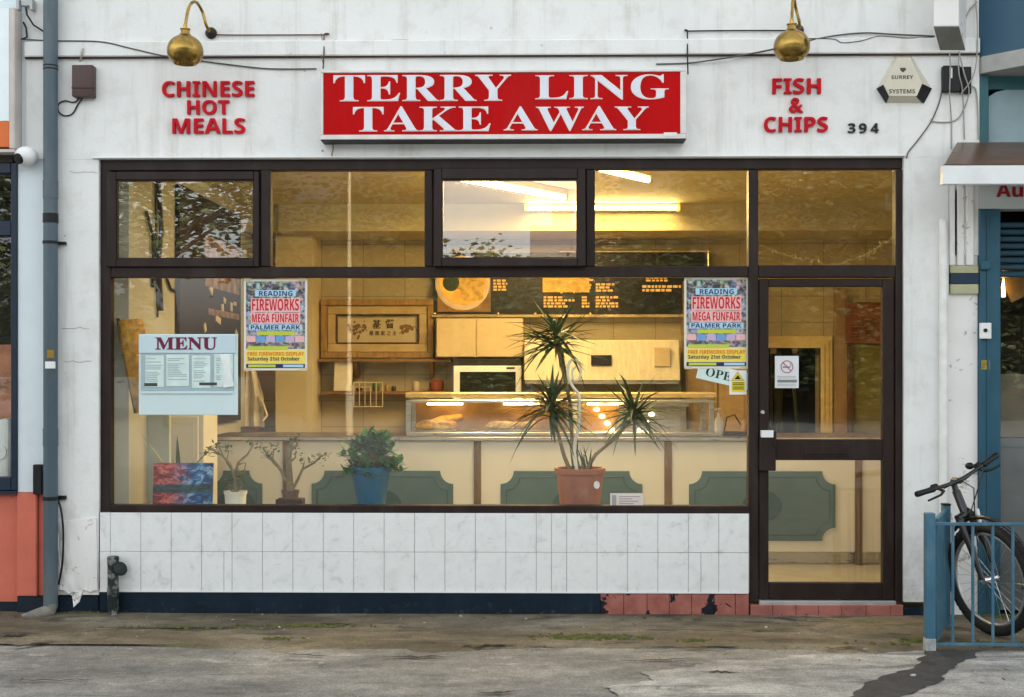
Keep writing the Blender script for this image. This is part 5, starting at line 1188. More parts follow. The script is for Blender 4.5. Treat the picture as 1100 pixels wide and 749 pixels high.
PCREAM = M('poster_paper', (.72, .68, .6), .5, var=.03); PCOL = mat_voro('fairground_collage', 27, .5, .6, .95, .03); PMIX = mat_voro('blue_collage', 40, .45, .6, .8, .02); PMIX2 = mat_voro('green_collage', 46, .6, .5, .8, .02)
def flat(n, c): return M(n, c, .45, var=.06, sc=20, bmp=0)
PSKY, PPINK, PRED, PNAVY, PLIME, PYEL, PORG, PBLUE, PLILAC = flat('poster_sky_blue', (.4, .62, .78)), flat('poster_pink', (.8, .45, .45)), flat('poster_red', (.55, .01, .02)), flat('poster_navy', (.015, .03, .1)), flat('poster_lime', (.5, .58, .06)), flat('poster_yellow', (.85, .66, .1)), flat('poster_orange', (.7, .17, .02)), flat('poster_blue', (.15, .35, .65)), flat('poster_lilac', (.55, .4, .6))
TAPE = M('yellowed_tape', (.6, .52, .36), .3, var=.1)
poster(262, 300, 330, 398, 'colourful fireworks funfair poster right of the MENU board in the window'); poster(735, 298, 804, 396, 'colourful fireworks funfair poster above the OPEN sign next to the door')
# MENU holder
t = thing('menu_holder', 'pale blue MENU display holder with pages hanging inside the window', 'menu', W(202, 446, .06))
MBL = M('pale_blue_perspex', (.6, .73, .75), .35, var=.04, sc=3); MBL2 = M('menu_header_blue', (.52, .66, .71), .35, var=.03)
q = RC(148.5, 359, 255, 446, .05); mb = MB(); mb.box(q[0], q[1], .058, .068, q[2], q[3], .003); build('back_board', mb, MBL, t)
q2 = RC(149, 360, 253, 379.5, .05); mb = MB(); mb.box(q2[0], q2[1], .048, .057, q2[2], q2[3], .002); build('header', mb, MBL2, t)
q2 = RC(167, 362.5, 233, 376, .048); mb = MB(); mb.text(bold('MENU'), q2[0], q2[1], q2[2], q2[3], .0455, .048, offset=.012); build('lettering', mb, M('maroon_print', (.15, .008, .04), .5), t)
q2 = RC(151, 380.5, 251, 420, .05); mb = MB(); mb.box(q2[0], q2[1], .054, .0575, q2[2], q2[3], .001); build('page_window', mb, M('shaded_perspex', (.35, .47, .5), .2, var=.12, sc=6), t)
PAGE = M('laminated_page', (.62, .74, .72), .25, var=.12, sc=9); mb = MB()
for a, b, c, d in ((156, 382, 176, 416), (178.5, 381, 203, 415), (206, 382, 226, 417), (230, 380, 250, 416)): q2 = RC(a, b, c, d, .05); mb.box(q2[0], q2[1], .051, .0535, q2[2], q2[3], .001)
build('menu_page', mb, PAGE, t)
mb = MB(); rnd = random.Random(14)
for a, c in ((157, 175), (180, 202), (208, 225), (232, 238)):
    y = 385
    while y < 410:
        q2 = RC(a, y, a + (c - a) * rnd.uniform(.5, 1), y + .9, .05); mb.box(q2[0], q2[1], .0502, .0514, q2[2], q2[3]); y += rnd.choice((1.9, 1.9, 3.6))
build('printed_lines', mb, M('grey_print', (.3, .42, .42), .5), t)
mb = MB(); q2 = RC(155, 411.5, 169, 415, .05); mb.box(q2[0], q2[1], .0498, .0513, q2[2], q2[3]); build('dark_caption', mb, M('dark_caption_print', (.05, .06, .06), .5), t); mb = MB(); q2 = RC(214, 411, 233, 414, .05); mb.box(q2[0], q2[1], .0498, .0513, q2[2], q2[3]); build('dark_caption', mb, M('dark_caption_print', (.05, .06, .06), .5), t)
mb = MB(); pr = [W(a, b, .05) for a, b in ((236, 381), (247, 381), (248, 400), (252, 415), (240, 417), (241, 398))]; mb.prism([(p.x, p.z) for p in pr], .0455, .0508, .001); build('folded_leaflet', mb, M('white_leaflet', (.75, .8, .78), .4), t)
q2 = RC(152, 420.5, 250, 423, .05); mb = MB(); mb.box(q2[0], q2[1], .048, .0575, q2[2], q2[3], .001); build('page_ledge', mb, MBL, t)
# OPEN sign, warning sticker, window label, no-smoking notice
t = thing('open_sign', 'tilted white OPEN sign half hidden behind a yellow warning sticker', 'sign', W(778, 410, .066))
c = W(778, 404, .062); ro = R_(-13); mb = MB(); mb.obox(c, (.34, .004, .105), Matrix.Rotation(R_(13), 3, 'Y'), .002); build('card', mb, M('mint_white_card', (.62, .76, .72), .5, var=.03), t)
mb = MB(); k = W(776, 403.3, .062); mb.text(bold('OPEN'), k.x - .105, k.x + .115, k.z - .027, k.z + .027, .0585, .0605, offset=.0, rot=ro); build('lettering', mb, M('dark_green_print', (.012, .04, .03), .5), t)
t = thing('warning_sticker', 'small white and yellow triangular warning sticker over the OPEN sign', 'sticker', W(792.5, 424, .055))
q = RC(783.5, 398, 802, 424, .055); mb = MB(); mb.box(q[0], q[1], .055, .056, q[2], q[3]); build('paper', mb, WHITE, t)
YEL = M('warning_yellow', (.75, .6, .02), .45, var=.05)
q = RC(786, 410, 800, 421, .055); mb = MB(); mb.box(q[0], q[1], .0538, .0545, q[2], q[3])
tri = [W(a, b, .055) for a, b in ((785.5, 409), (792.5, 399.5), (799.5, 409))]; mb.prism([(p.x, p.z) for p in tri], .0538, .0545); build('yellow_print', mb, YEL, t)
mb = MB(); tri = [W(a, b, .055) for a, b in ((789, 407.5), (792.5, 403), (796, 407.5))]; mb.prism([(p.x, p.z) for p in tri], .0525, .0535)
for y in (411, 413, 415.5, 417.5): q = RC(787, y, 799, y + .9, .055); mb.box(q[0], q[1], .0525, .0535, q[2], q[3])
mb.tube([(W(a, b, .0535)) for a, b in ((785.5, 409), (792.5, 399.5), (799.5, 409))], .0014, 4, closed=True)
build('black_print', mb, BLK, t)
q = RC(655.5, 530, 691, 545, .055); t = thing('window_label', 'small pale printed label at the bottom of the window beside the terracotta pot', 'label', ((q[0] + q[1]) / 2, .055, q[2])); mb = MB(); mb.box(q[0], q[1], .055, .056, q[2], q[3]); build('paper', mb, M('pale_label_paper', (.7, .62, .55), .5), t)
mb = MB(); rnd = random.Random(15)
for y in (533, 535.5, 538, 540.5): q = RC(665, y, 665 + rnd.uniform(14, 23), y + 1.1, .055); mb.box(q[0], q[1], .0538, .0545, q[2], q[3])
q = RC(657.5, 532, 662, 543, .055); mb.box(q[0], q[1], .0538, .0545, q[2], q[3]); build('faint_print', mb, M('faint_print', (.38, .33, .34), .5), t)
t = thing('no_smoking_notice', 'white no smoking notice taped inside the door glass', 'notice', W(845, 417, .05))
q = RC(832.5, 382.5, 858, 417, .05); mb = MB(); mb.box(q[0], q[1], .05, .0512, q[2], q[3]); build('paper', mb, M('notice_paper', (.66, .68, .7), .5, var=.02), t)
cc = W(845.5, 394, .0485); mb = MB(); ring = [cc + Vector((.037 * math.cos(k * .2618), 0, .037 * math.sin(k * .2618))) for k in range(24)]; mb.tube(ring, .0028, 5, closed=True); mb.tube([cc + Vector((-.026, 0, .026)), cc + Vector((.026, 0, -.026))], .0025, 5); build('prohibition_ring', mb, M('faded_red_print', (.45, .12, .12), .5), t)
mb = MB(); mb.box(cc.x - .026, cc.x + .018, .0487, .0495, cc.z - .007, cc.z + .002); mb.tube([cc + Vector((.02, .0005, .0)), cc + Vector((.026, .0005, .012)), cc + Vector((.018, .0005, .02))], .002, 4)
q = RC(835, 408, 856, 411, .05); mb.box(q[0], q[1], .0487, .0495, q[2], q[3]); build('grey_print', mb, M('grey_notice_print', (.2, .2, .21), .5), t)
mb = MB()
for y in (404, 405.8, 412.5, 414.2): q = RC(835, y, 855, y + .7, .05); mb.box(q[0], q[1], .0487, .0495, q[2], q[3])
build('small_print', mb, M('pale_grey_print', (.4, .4, .41), .5), t)

# ------------------------------------------------------------------ plants and painting on the window shelf
SZ = .631
p = Vector((X(196, .2), .2, SZ)); q = RC(163.5, 497.5, 227.5, 543, .2)
t = thing('abstract_painting', 'small red and blue abstract painting propped on the window shelf', 'painting', ((q[0] + q[1]) / 2, .2, SZ))
mb = MB(); mb.box(q[0], q[1], .2, .225, SZ, q[3], .002); mb.xform(Matrix.Translation(p) @ Matrix.Rotation(R_(-6), 4, 'X') @ Matrix.Translation(-p)); build('canvas', mb, mat_art(), t)
LEAF_D = mat_leaf('dracaena_leaf', (.012, .034, .01), (.05, .1, .024), 18); LEAF_B = mat_leaf('jade_leaf', (.014, .075, .016), (.07, .23, .04), 28, .35); LEAF_S = mat_leaf('dull_succulent_leaf', (.04, .06, .015), (.11, .13, .035), 30); BARK = M('pale_stem_bark', (.2, .15, .085), .8, var=.3, sc=40, bmp=.4); SOIL = M('potting_soil', (.03, .02, .013), .95, var=.4, sc=60, bmp=.8)
def pot(t, c, r1, r0, h, mat, rim=.02, name='pot'):
    mb = MB(); mb.lathe([(r0, 0), (r1 * .96, h - rim * 1.8), (r1 * .96, h - rim * 1.7), (r1 * 1.03, h - rim * 1.6), (r1 * 1.05, h), (r1 * .93, h), (r1 * .9, h - .03)], c, 32); b = build(name, mb, mat, t, smooth=35)
    mb = MB(); mb.lathe([(r1 * .9, h - .035), (r1 * .5, h - .022), (.001, h - .018)], c, 20); build('soil', mb, SOIL, t, smooth=60); return b
def blade(mb, base, d, L, w, droop, seg=7, tw=0.0):
    d = Vector(d).normalized(); side = d.cross(Vector((0, 0, 1)))
    side = side.normalized() if side.length > .05 else Vector((1, 0, 0)); up = side.cross(d)
    t_ = bmesh.new(); prev = None
    for i in range(seg + 1):
        u = i / seg; c = Vector(base) + d * (L * u) + Vector((0, 0, -droop * L * u * u))
        ww = w * (min(1, .45 + 2.2 * u) if u < .3 else (1 - ((u - .3) / .7) ** 1.6)) + .0006
        a = t_.verts.new(c - side * ww + up * ww * .45); m_ = t_.verts.new(c); b = t_.verts.new(c + side * ww + up * ww * .45)
        if prev: t_.faces.new((prev[0], prev[1], m_, a)); t_.faces.new((prev[1], prev[2], b, m_))
        prev = (a, m_, b)
    mb._add(t_)
def leaf(mb, base, d, L, w, up=None):
    d = Vector(d).normalized(); side = d.cross(up if up else Vector((0, 0, 1)));
    side = side.normalized() if side.length > .05 else Vector((1, 0, 0)); n = side.cross(d); B = Vector(base); t_ = bmesh.new()
    prof = ((0, .15), (.25, .8), (.55, 1), (.85, .6), (1, .05)); prev = None
    for u, k in prof:
        c = B + d * L * u + n * (-.12 * L * u * u); a = t_.verts.new(c - side * w * k); m_ = t_.verts.new(c - n * w * .25 * k); b = t_.verts.new(c + side * w * k)
        if prev: t_.faces.new((prev[0], prev[1], m_, a)); t_.faces.new((prev[1], prev[2], b, m_))
        prev = (a, m_, b)
    mb._add(t_)
# dracaena
PY = .27
t = thing('dracaena_plant', 'spiky dracaena with three leaf heads in a terracotta coloured pot', 'plant', (X(623, PY), PY, SZ))
c = Vector((X(623, PY), PY, SZ)); h = Z(502.5, PY) - SZ
tp = pot(t, c, .158, .125, h, M('terracotta_plastic', (.36, .13, .08), .55, var=.12, dirt=(.5, .4, .33), damt=.25, dsc=12), .022)
mb = MB(); q = W(641, 521, PY - .15); mb.lathe([(.019, 0), (.019, .003)], q, 18, axis=Matrix.Rotation(R_(90), 3, 'X') @ Matrix.Scale(1.3, 3, Vector((0, 1, 0)))); build('round_sticker', mb, WHITE, tp)
s0 = c + Vector((0, 0, h - .03)); rnd = random.Random(41)
heads = [(W(597, 366, PY + .05), 78), (W(592, 440, PY - .02), 84), (W(681, 447, PY), 70)]
mb = MB()
mb.tube([s0 + Vector((.0, .03, 0)), W(615, 480, PY + .05), W(612, 430, PY + .05), W(604, 395, PY + .05), heads[0][0]], [.014, .013, .012, .011, .012], 8)
mb.tube([s0 + Vector((-.06, 0, 0)), W(606, 490, PY), W(600, 468, PY), heads[1][0]], [.014, .013, .012, .012], 8)
mb.tube([s0 + Vector((.03, -.01, 0)), W(640, 488, PY), W(662, 470, PY), heads[2][0]], [.013, .012, .011, .011], 8)
build('stem', mb, BARK, t, smooth=50)
for k, (hp, n) in enumerate(heads):
    mb = MB()
    for i in range(n):
        a = rnd.uniform(0, 6.28); e = math.asin(rnd.uniform(-.45, .98)); d = Vector((math.cos(a) * math.cos(e), .75 * math.sin(a) * math.cos(e), math.sin(e)))
        L = rnd.uniform(.22, .38) * (.9 if k == 2 else 1); blade(mb, hp + Vector((0, 0, rnd.uniform(-.06, .06))), d, L, rnd.uniform(.009, .0145), rnd.choice((.05, .12, .25, .4, .7)), 9)
    build('leaf_rosette', mb, LEAF_D, t)
mb = MB()
for i in range(12):
    a = rnd.uniform(0, 6.28); blade(mb, s0 + Vector((rnd.uniform(-.05, .09), rnd.uniform(-.04, .04), 0)), (math.cos(a) * .35, math.sin(a) * .3, 1), rnd.uniform(.12, .26), .007, .08)
build('base_shoots', mb, LEAF_D, t)
# white spiral ornament stake in the same pot: a thing of its own
t = thing('spiral_stake', 'white twisted stake with a loop top standing in the dracaena pot', 'stake', s0 + Vector((.0, -.03, 0)))
pts = [s0 + Vector((-.02, -.05, 0)), W(617, 480, PY - .05), W(621, 462, PY - .05), W(622, 440, PY - .05), W(622, 425, PY - .05), W(615, 415, PY - .05), W(610, 403, PY - .05), W(612, 389, PY - .05), W(619, 387, PY - .05), W(624, 396, PY - .05), W(622, 407, PY - .05), W(616, 408, PY - .05), W(615, 398, PY - .05), W(619, 394, PY - .05)]
o_ = []; P2 = [pts[0]] + pts + [pts[-1]]
for i in range(1, len(P2) - 2):
    for k in range(5):
        u = k / 5; a, b, cc_, d = P2[i - 1:i + 3]; o_.append(.5 * (2 * b + (cc_ - a) * u + (2 * a - 5 * b + 4 * cc_ - d) * u * u + (3 * b - a - 3 * cc_ + d) * u ** 3))
o_.append(pts[-1]); mb = MB(); mb.tube(o_, [.011 - .004 * i / len(o_) for i in range(len(o_))], 10); build('stake', mb, M('white_stake_plastic', (.8, .76, .68), .45), t, smooth=60)
# jade bush in a blue pot
t = thing('bushy_plant', 'dense green leafy bush in a blue pot on the window shelf', 'plant', (X(398, PY), PY, SZ))
c = Vector((X(398, PY), PY, SZ)); h = Z(501, PY) - SZ; pot(t, c, .132, .088, h, M('blue_plastic_pot', (.006, .1, .2), .4, var=.1), .025)
mb = MB(); st = MB(); top = c + Vector((0, 0, h)); rnd = random.Random(52)
for k in range(64):
    a = rnd.uniform(0, 6.28); r = math.sqrt(rnd.random()); tip = top + Vector((.235 * r * math.cos(a), .15 * r * math.sin(a), .05 + .15 * (1 - r * r) + rnd.uniform(-.035, .035)))
    if r > .8: tip.z -= .09
    st.tube([top + Vector((rnd.uniform(-.06, .06), rnd.uniform(-.05, .05), -.02)), top.lerp(tip, .6) + Vector((0, 0, .03)), tip], [.006, .004, .002], 5)
    for j in range(12):
        b = rnd.uniform(0, 6.28); e = rnd.uniform(-.3, 1.3); d = Vector((math.cos(b) * math.cos(e), math.sin(b) * math.cos(e), math.sin(e))); q = top.lerp(tip, rnd.uniform(.55, 1.0))
        leaf(mb, q, d, rnd.uniform(.045, .08), rnd.uniform(.013, .022))
build('stem', st, BARK, t); build('foliage', mb, LEAF_B, t)
# two bare-branched succulents
def gnarly(t, s0, branches, leafn, seed):
    rnd = random.Random(seed); mb = MB(); lf = MB()
    for pts, r in branches:
        P_ = [s0 if p is None else W(p[0], p[1], PY) for p in pts]; mb.tube(P_, [r * (1 - .55 * i / (len(P_) - 1)) for i in range(len(P_))], 8)
        for j in range(leafn):
            q = P_[-1] + Vector((rnd.gauss(0, .022), rnd.gauss(0, .02), rnd.gauss(0, .014))); d = Vector((rnd.uniform(-1, 1), rnd.uniform(-1, 1), rnd.uniform(-.2, 1))); leaf(lf, q, d, rnd.uniform(.022, .04), rnd.uniform(.007, .012))
    build('stem', mb, BARK, t, smooth=60); build('foliage', lf, LEAF_S, t)
t = thing('branching_plant', 'thin forked plant in a small white pot beside the painting', 'plant', (X(253, PY), PY, SZ))
c = Vector((X(253, PY), PY, SZ)); h = Z(528, PY) - SZ; pot(t, c, .072, .064, h, M('white_ceramic', (.72, .7, .62), .3), .012)
gnarly(t, c + Vector((0, 0, h - .02)), [([None, (252, 512), (247, 498), (237, 488), (228, 483)], .013), ([(247, 499), (240, 490), (236, 481)], .007), ([(251, 512), (256, 497), (266, 488), (272, 478)], .01), ([(256, 499), (264, 497), (262, 510)], .007), ([(237, 488), (228, 486), (224, 488)], .005), ([(250, 506), (243, 497), (246, 484)], .006), ([None, (245, 524), (247, 518)], .006), ([None, (260, 522), (258, 516)], .006)], 15, 61)
t = thing('thick_stem_plant', 'thick stemmed succulent with bare side branches in a dark brown tray pot', 'plant', (X(311, PY), PY, SZ))
c = Vector((X(312, PY), PY, SZ)); h = Z(527, PY) - SZ
pb = pot(t, c, .055, .045, h, M('brown_clay', (.13, .08, .05), .7), .012); mb = MB(); mb.box(c.x - .085, c.x + .085, c.y - .06, c.y + .06, SZ, Z(536, PY), .004); build('tray', mb, M('dark_brown_plastic', (.035, .016, .012), .5), t)
gnarly(t, c + Vector((0, 0, h - .02)), [([None, (311, 512), (310, 495), (311, 482), (314, 474)], .026), ([(311, 484), (319, 478), (318, 471)], .012), ([(309, 520), (303, 507), (296, 497), (289, 489)], .014), ([(297, 498), (288, 492), (285, 484)], .007), ([(300, 503), (293, 497), (294, 482)], .007), ([(311, 497), (317, 492), (318, 484)], .008), ([None, (320, 515), (325, 504), (338, 497), (345, 489)], .011), ([(325, 505), (326, 500), (327, 496)], .007), ([(327, 503), (337, 498), (343, 493)], .006)], 15, 62)
# strappy plant behind the painting
t = thing('strappy_plant', 'plant with long arching strap leaves behind the abstract painting', 'plant', (X(190, .36), .36, SZ))
c = Vector((X(192, .36), .36, SZ)); pot(t, c, .08, .065, .14, DARKWOOD, .012)
mb = MB(); rnd = random.Random(71)
for d, L, w, dr in (((-.55, 0, 1), .5, .02, .12), ((-.05, 0, 1), .38, .017, .02), ((.75, 0, .9), .46, .018, .05), ((.3, .1, 1), .28, .009, .1), ((-.3, .1, 1), .24, .01, .1), ((.15, -.1, 1), .22, .009, .1), ((.5, .2, .8), .26, .009, .2), ((-.7, .2, .7), .24, .009, .25)):
    blade(mb, c + Vector((rnd.uniform(-.03, .03), 0, .11)), d, L, w, dr)
build('strap_leaves', mb, LEAF_D, t)
# ------------------------------------------------------------------ railing and bicycle
RAILB = M('blue_railing_paint', (.05, .14, .21), .4, var=.15, sc=9, dirt=(.22, .24, .25), damt=.4, dsc=9, stretch=(1, 1, .5))
YR = -.93
t = thing('railing', 'blue painted metal railing with vertical bars in front of the parked bicycle', 'railing', (X(998, YR), YR, .0))
zt_, zb_ = Z(563, YR, 1050), Z(692.5, YR, 1050)
mb = MB(); mb.box(X(993.5, YR), X(1003.5, YR), YR - .026, YR + .026, .0, Z(551, YR, 998), .004); build('post', mb, RAILB, t)
mb = MB(); mb.box(X(993.2, YR), X(1003.8, YR), YR - .028, YR + .028, .0, .07, .002); build('post_base', mb, M('worn_grey_base', (.33, .35, .36), .7, var=.3, sc=30), t)
mb = MB(); mb.box(X(1004, YR), 4.2, YR - .012, YR + .012, zt_ - .008, zt_ + .008, .002); mb.box(X(1004, YR), 4.2, YR - .012, YR + .012, zb_ - .008, zb_ + .008, .002); build('rail', mb, RAILB, t)
px = 1023.5
while px < 1190:
    mb = MB(); mb.cyl((X(px, YR), YR, zb_ + .0085), (X(px, YR), YR, zt_ - .0085), .0085, n=10); build('bar', mb, RAILB, t, smooth=40); px += 21.5
# return towards the wall
a = Vector((X(1005, YR + .05), YR + .05, 0)); b = Vector((X(1016, -.33), -.33, 0))
zr = Z(543, -.33, 1016)
t2 = thing('railing', 'short blue railing return running from the front post back to the white wall', 'railing', (b.x, b.y, 0))
mb = MB(); mb.box(b.x - .022, b.x + .022, b.y - .022, b.y + .022, 0, zr, .003); build('post', mb, RAILB, t2)
mb = MB(); mb.box(b.x - .024, b.x + .024, b.y - .024, b.y + .024, zr, zr + .012, .003); build('post_cap', mb, DARKIRON, t2)
mb = MB(); d = (b - a); rot = Matrix.Rotation(math.atan2(d.y, d.x), 3, 'Z')
for z in (zb_, zt_ + .01): mb.obox((a + b) / 2 + Vector((0, 0, z)), (d.length - .05, .02, .02), rot, .002)
build('rail', mb, RAILB, t2)
for k in range(9):
    u = (k + .7) / 9.6; p = a.lerp(b, u); mb = MB(); mb.obox(p + Vector((0, 0, (zb_ + zt_) / 2)), (.03, .012, zt_ - zb_ - .02), rot, .001); build('bar', mb, RAILB, t2)

# bicycle
BIKEB = M('black_bike_paint', (.012, .012, .014), .3, coat=.4); TYRE = M('tyre_rubber', (.014, .014, .014), .75, bmp=.5, bs=120); RIMM = M('silver_rim', (.5, .49, .46), .3, .8); CHROME = M('chrome', (.6, .6, .6), .15, 1.0)
wheel_c = W(1063, 612, -.6)
t = thing('bicycle', 'black bicycle with turned front wheel leaning behind the blue railing', 'bicycle', (wheel_c.x, wheel_c.y, 0))
Rw = .325
LEAN = R_(6.5)
# lean about the ground contact: tilt the top to the left of the picture
c0 = Vector((W(1070, 612, -.6).x, -.6, .012))
steer = Vector((math.sin(R_(24)), -math.cos(R_(24)), 0))      # way the front wheel points
fwd = Vector((-.9, -.44, 0)).normalized()                   # way the frame points
Lm = Matrix.Rotation(-LEAN, 3, Vector((0, 1, 0)))
def L_(p): return c0 + Lm @ Vector(p)
wc = Vector((0, 0, Rw))
def ringpts(c, dirv, R, n=48): return [c + dirv * (R * math.cos(2 * math.pi * k / n)) + Vector((0, 0, 1)) * (R * math.sin(2 * math.pi * k / n)) for k in range(n)]
def wheel(name, c, dirv):
    ax = dirv.cross(Vector((0, 0, 1)))
    mb = MB(); mb.tube([L_(p) for p in ringpts(c, dirv, Rw - .028)], .029, 12, closed=True)
    n = 64
    for k in range(n):
        a = 2 * math.pi * k / n; rd = dirv * math.cos(a) + Vector((0, 0, 1)) * math.sin(a)
        for s_ in (-1, 1): q = c + rd * (Rw - .004) + ax * (.011 * s_); mb.cyl(L_(q - rd * .006), L_(q + rd * .003), .007, n=5)
    w = build(name, mb, TYRE, t, smooth=50)
    mb = MB(); mb.tube([L_(p) for p in ringpts(c, dirv, Rw - .062)], .011, 10, closed=True); build('rim', mb, RIMM, w, smooth=50)
    mb = MB()
    for k in range(28):
        a = 2 * math.pi * k / 28; a2 = a + (.5 if k % 2 else -.5); s_ = .025 if k % 4 < 2 else -.025
        p0 = c + ax * s_ + dirv * (.02 * math.cos(a2)) + Vector((0, 0, .02 * math.sin(a2))); p1 = c + dirv * ((Rw - .066) * math.cos(a)) + Vector((0, 0, (Rw - .066) * math.sin(a))); mb.cyl(L_(p0), L_(p1), .0012, n=4)
    build('spokes', mb, CHROME, w)
    mb = MB(); mb.cyl(L_(c - ax * .05), L_(c + ax * .05), .02, n=14); mb.cyl(L_(c - ax * .07), L_(c + ax * .07), .006, n=8); build('hub', mb, CHROME, w, smooth=40)
wheel('front_wheel', wc, steer)
# steering head: behind the front axle along the steered wheel direction
axS = steer.cross(Vector((0, 0, 1))); hd_lo = wc - steer * .13 + Vector((0, 0, .36)); hd_hi = wc - steer * .185 + Vector((0, 0, .50)); st_ = wc - steer * .2 + Vector((0, 0, .56))
mb = MB()
for s_ in (-1, 1): mb.tube([L_(wc + axS * .055 * s_), L_(wc - steer * .05 + axS * .058 * s_ + Vector((0, 0, .18))), L_(hd_lo + axS * .045 * s_ + Vector((0, 0, -.02)))], [.013, .022, .025], 10)
mb.tube([L_(hd_lo + axS * .065 + Vector((0, 0, -.012))), L_(hd_lo + Vector((0, 0, .006))), L_(hd_lo - axS * .065 + Vector((0, 0, -.012)))], .022, 10); build('fork', mb, BIKEB, t, smooth=50)
mb = MB(); mb.cyl(L_(hd_lo), L_(hd_hi), .024, n=16)
rw = wc - (steer * .13) + Vector((0, 0, 0)); rear = hd_lo * 1.0; rear = Vector((hd_lo.x, hd_lo.y, 0)) - fwd * .98 + Vector((0, 0, Rw)); bb = Vector((hd_lo.x, hd_lo.y, 0)) - fwd * .58 + Vector((0, 0, .29)); seat = bb - fwd * .16 + Vector((0, 0, .5))
mb.tube([L_(hd_lo + Vector((0, 0, .02))), L_(bb)], .03, 12); mb.tube([L_(bb), L_(seat + Vector((0, 0, .04)))], .017, 12)
axF = fwd.cross(Vector((0, 0, 1)))
for s_ in (-1, 1): mb.tube([L_(bb + axF * .03 * s_), L_(rear + axF * .065 * s_)], .01, 8); mb.tube([L_(seat + axF * .02 * s_), L_(rear + axF * .065 * s_)], .009, 8)
build('frame', mb, BIKEB, t, smooth=50)
wheel('rear_wheel', rear, fwd)
mb = MB(); sp = seat + Vector((0, 0, .1)); mb.tube([L_(seat), L_(sp)], .013, 10); mb.tube([L_(sp - fwd * .12 + Vector((0, 0, .02))), L_(sp - fwd * .06 + Vector((0, 0, .025))), L_(sp + fwd * .05 + Vector((0, 0, .015))), L_(sp + fwd * .14 + Vector((0, 0, .005)))], [.06, .065, .035, .018], 12); build('saddle', mb, BLACKR, t, smooth=60)
mb = MB(); mb.cyl(L_(hd_hi), L_(st_), .018, n=14); bar_c = st_ + steer * .06; mb.tube([L_(st_), L_(bar_c)], .019, 10); build('stem', mb, BIKEB, t, smooth=50)
tip = R_(13)
def hb(u, z=0, f=0): return bar_c + axS * u + Vector((0, 0, z + u * math.tan(tip) * -1 * HS)) - steer * f
HS = 1 if (L_(bar_c + axS * .3).x < L_(bar_c - axS * .3).x) else -1
mb = MB(); mb.tube([L_(hb(u, abs(u) * .12, abs(u) * .06)) for u in (-.31, -.2, -.1, -.04, .04, .1, .2, .31)], [.011, .011, .011, .0135, .0135, .011, .011, .011], 10); hbar = build('handlebar', mb, BIKEB, t, smooth=60)
for s_ in (-1, 1):
    mb = MB(); mb.tube([L_(hb(u * s_, u * .12, u * .06)) for u in (.19, .2, .25, .305, .318)], [.016, .0185, .0165, .0185, .016], 12); build('grip', mb, BLACKR, hbar, smooth=50)
    mb = MB(); mb.tube([L_(hb(.16 * s_, .02, .02)), L_(hb(.16 * s_, .0, -.03)), L_(hb(.2 * s_, -.005, -.05)), L_(hb(.28 * s_, -.01, -.03))], [.012, .01, .007, .006], 8); mb.cyl(L_(hb(.155 * s_, .022, .028)), L_(hb(.185 * s_, .026, .03)), .02, n=12); build('brake_lever', mb, BLACKR, hbar, smooth=50)
mb = MB(); mb.sphere(L_(hb(-.1 * HS, .05, .02)), .026, (1, 1, .8), u=14, v=10); build('bell', mb, BLACKR, hbar, smooth=60)
mb = MB()
for s_, e in ((-1, .02), (1, -.02)): mb.tube([L_(hb(.15 * s_, .01, -.02)), L_(hb(.09 * s_, .04, -.1)), L_(hb(.02 * s_, -.03, -.12)), L_(hd_lo + steer * .05 + axS * e), L_(wc + axS * .06 * s_ + Vector((0, 0, .2)))], .0035, 6)
build('brake_cable', mb, CABLEB, t, smooth=60)
mb = MB(); mb.tube([L_(hd_lo + steer * .04 + axS * .05 * HS * -1 + Vector((0, 0, .03))), L_(hd_lo + steer * .05 + axS * .055 * HS * -1 + Vector((0, 0, -.09)))], [.013, .012], 10); build('reflector', mb, WHITE, t, smooth=40)
arc = [wc + steer * ((Rw + .03) * math.cos(a)) + Vector((0, 0, (Rw + .03) * math.sin(a))) for a in [R_(q) for q in range(20, 140, 8)]]
mb = MB(); mb.tube([L_(p) for p in arc], .012, 8); 
for v in mb.bm.verts: pass
build('mudguard', mb, BIKEB, t, smooth=60)
mb = MB(); mb.cyl(L_(bb - axF * .08), L_(bb + axF * .08), .02, n=12)
for s_ in (-1, 1): mb.tube([L_(bb + axF * .08 * s_), L_(bb + axF * .09 * s_ + Vector((.02, 0, -.16 * s_)))], .01, 8); mb.obox(L_(bb + axF * .14 * s_ + Vector((.02, 0, -.16 * s_))), (.09, .09, .02), None, .004)
n = 28; mb.tube([L_(bb + axF * .05 + fwd * (.09 * math.cos(2 * math.pi * k / n)) + Vector((0, 0, .09 * math.sin(2 * math.pi * k / n)))) for k in range(n)], .006, 6, closed=True); build('crankset', mb, BIKEB, t, smooth=50)

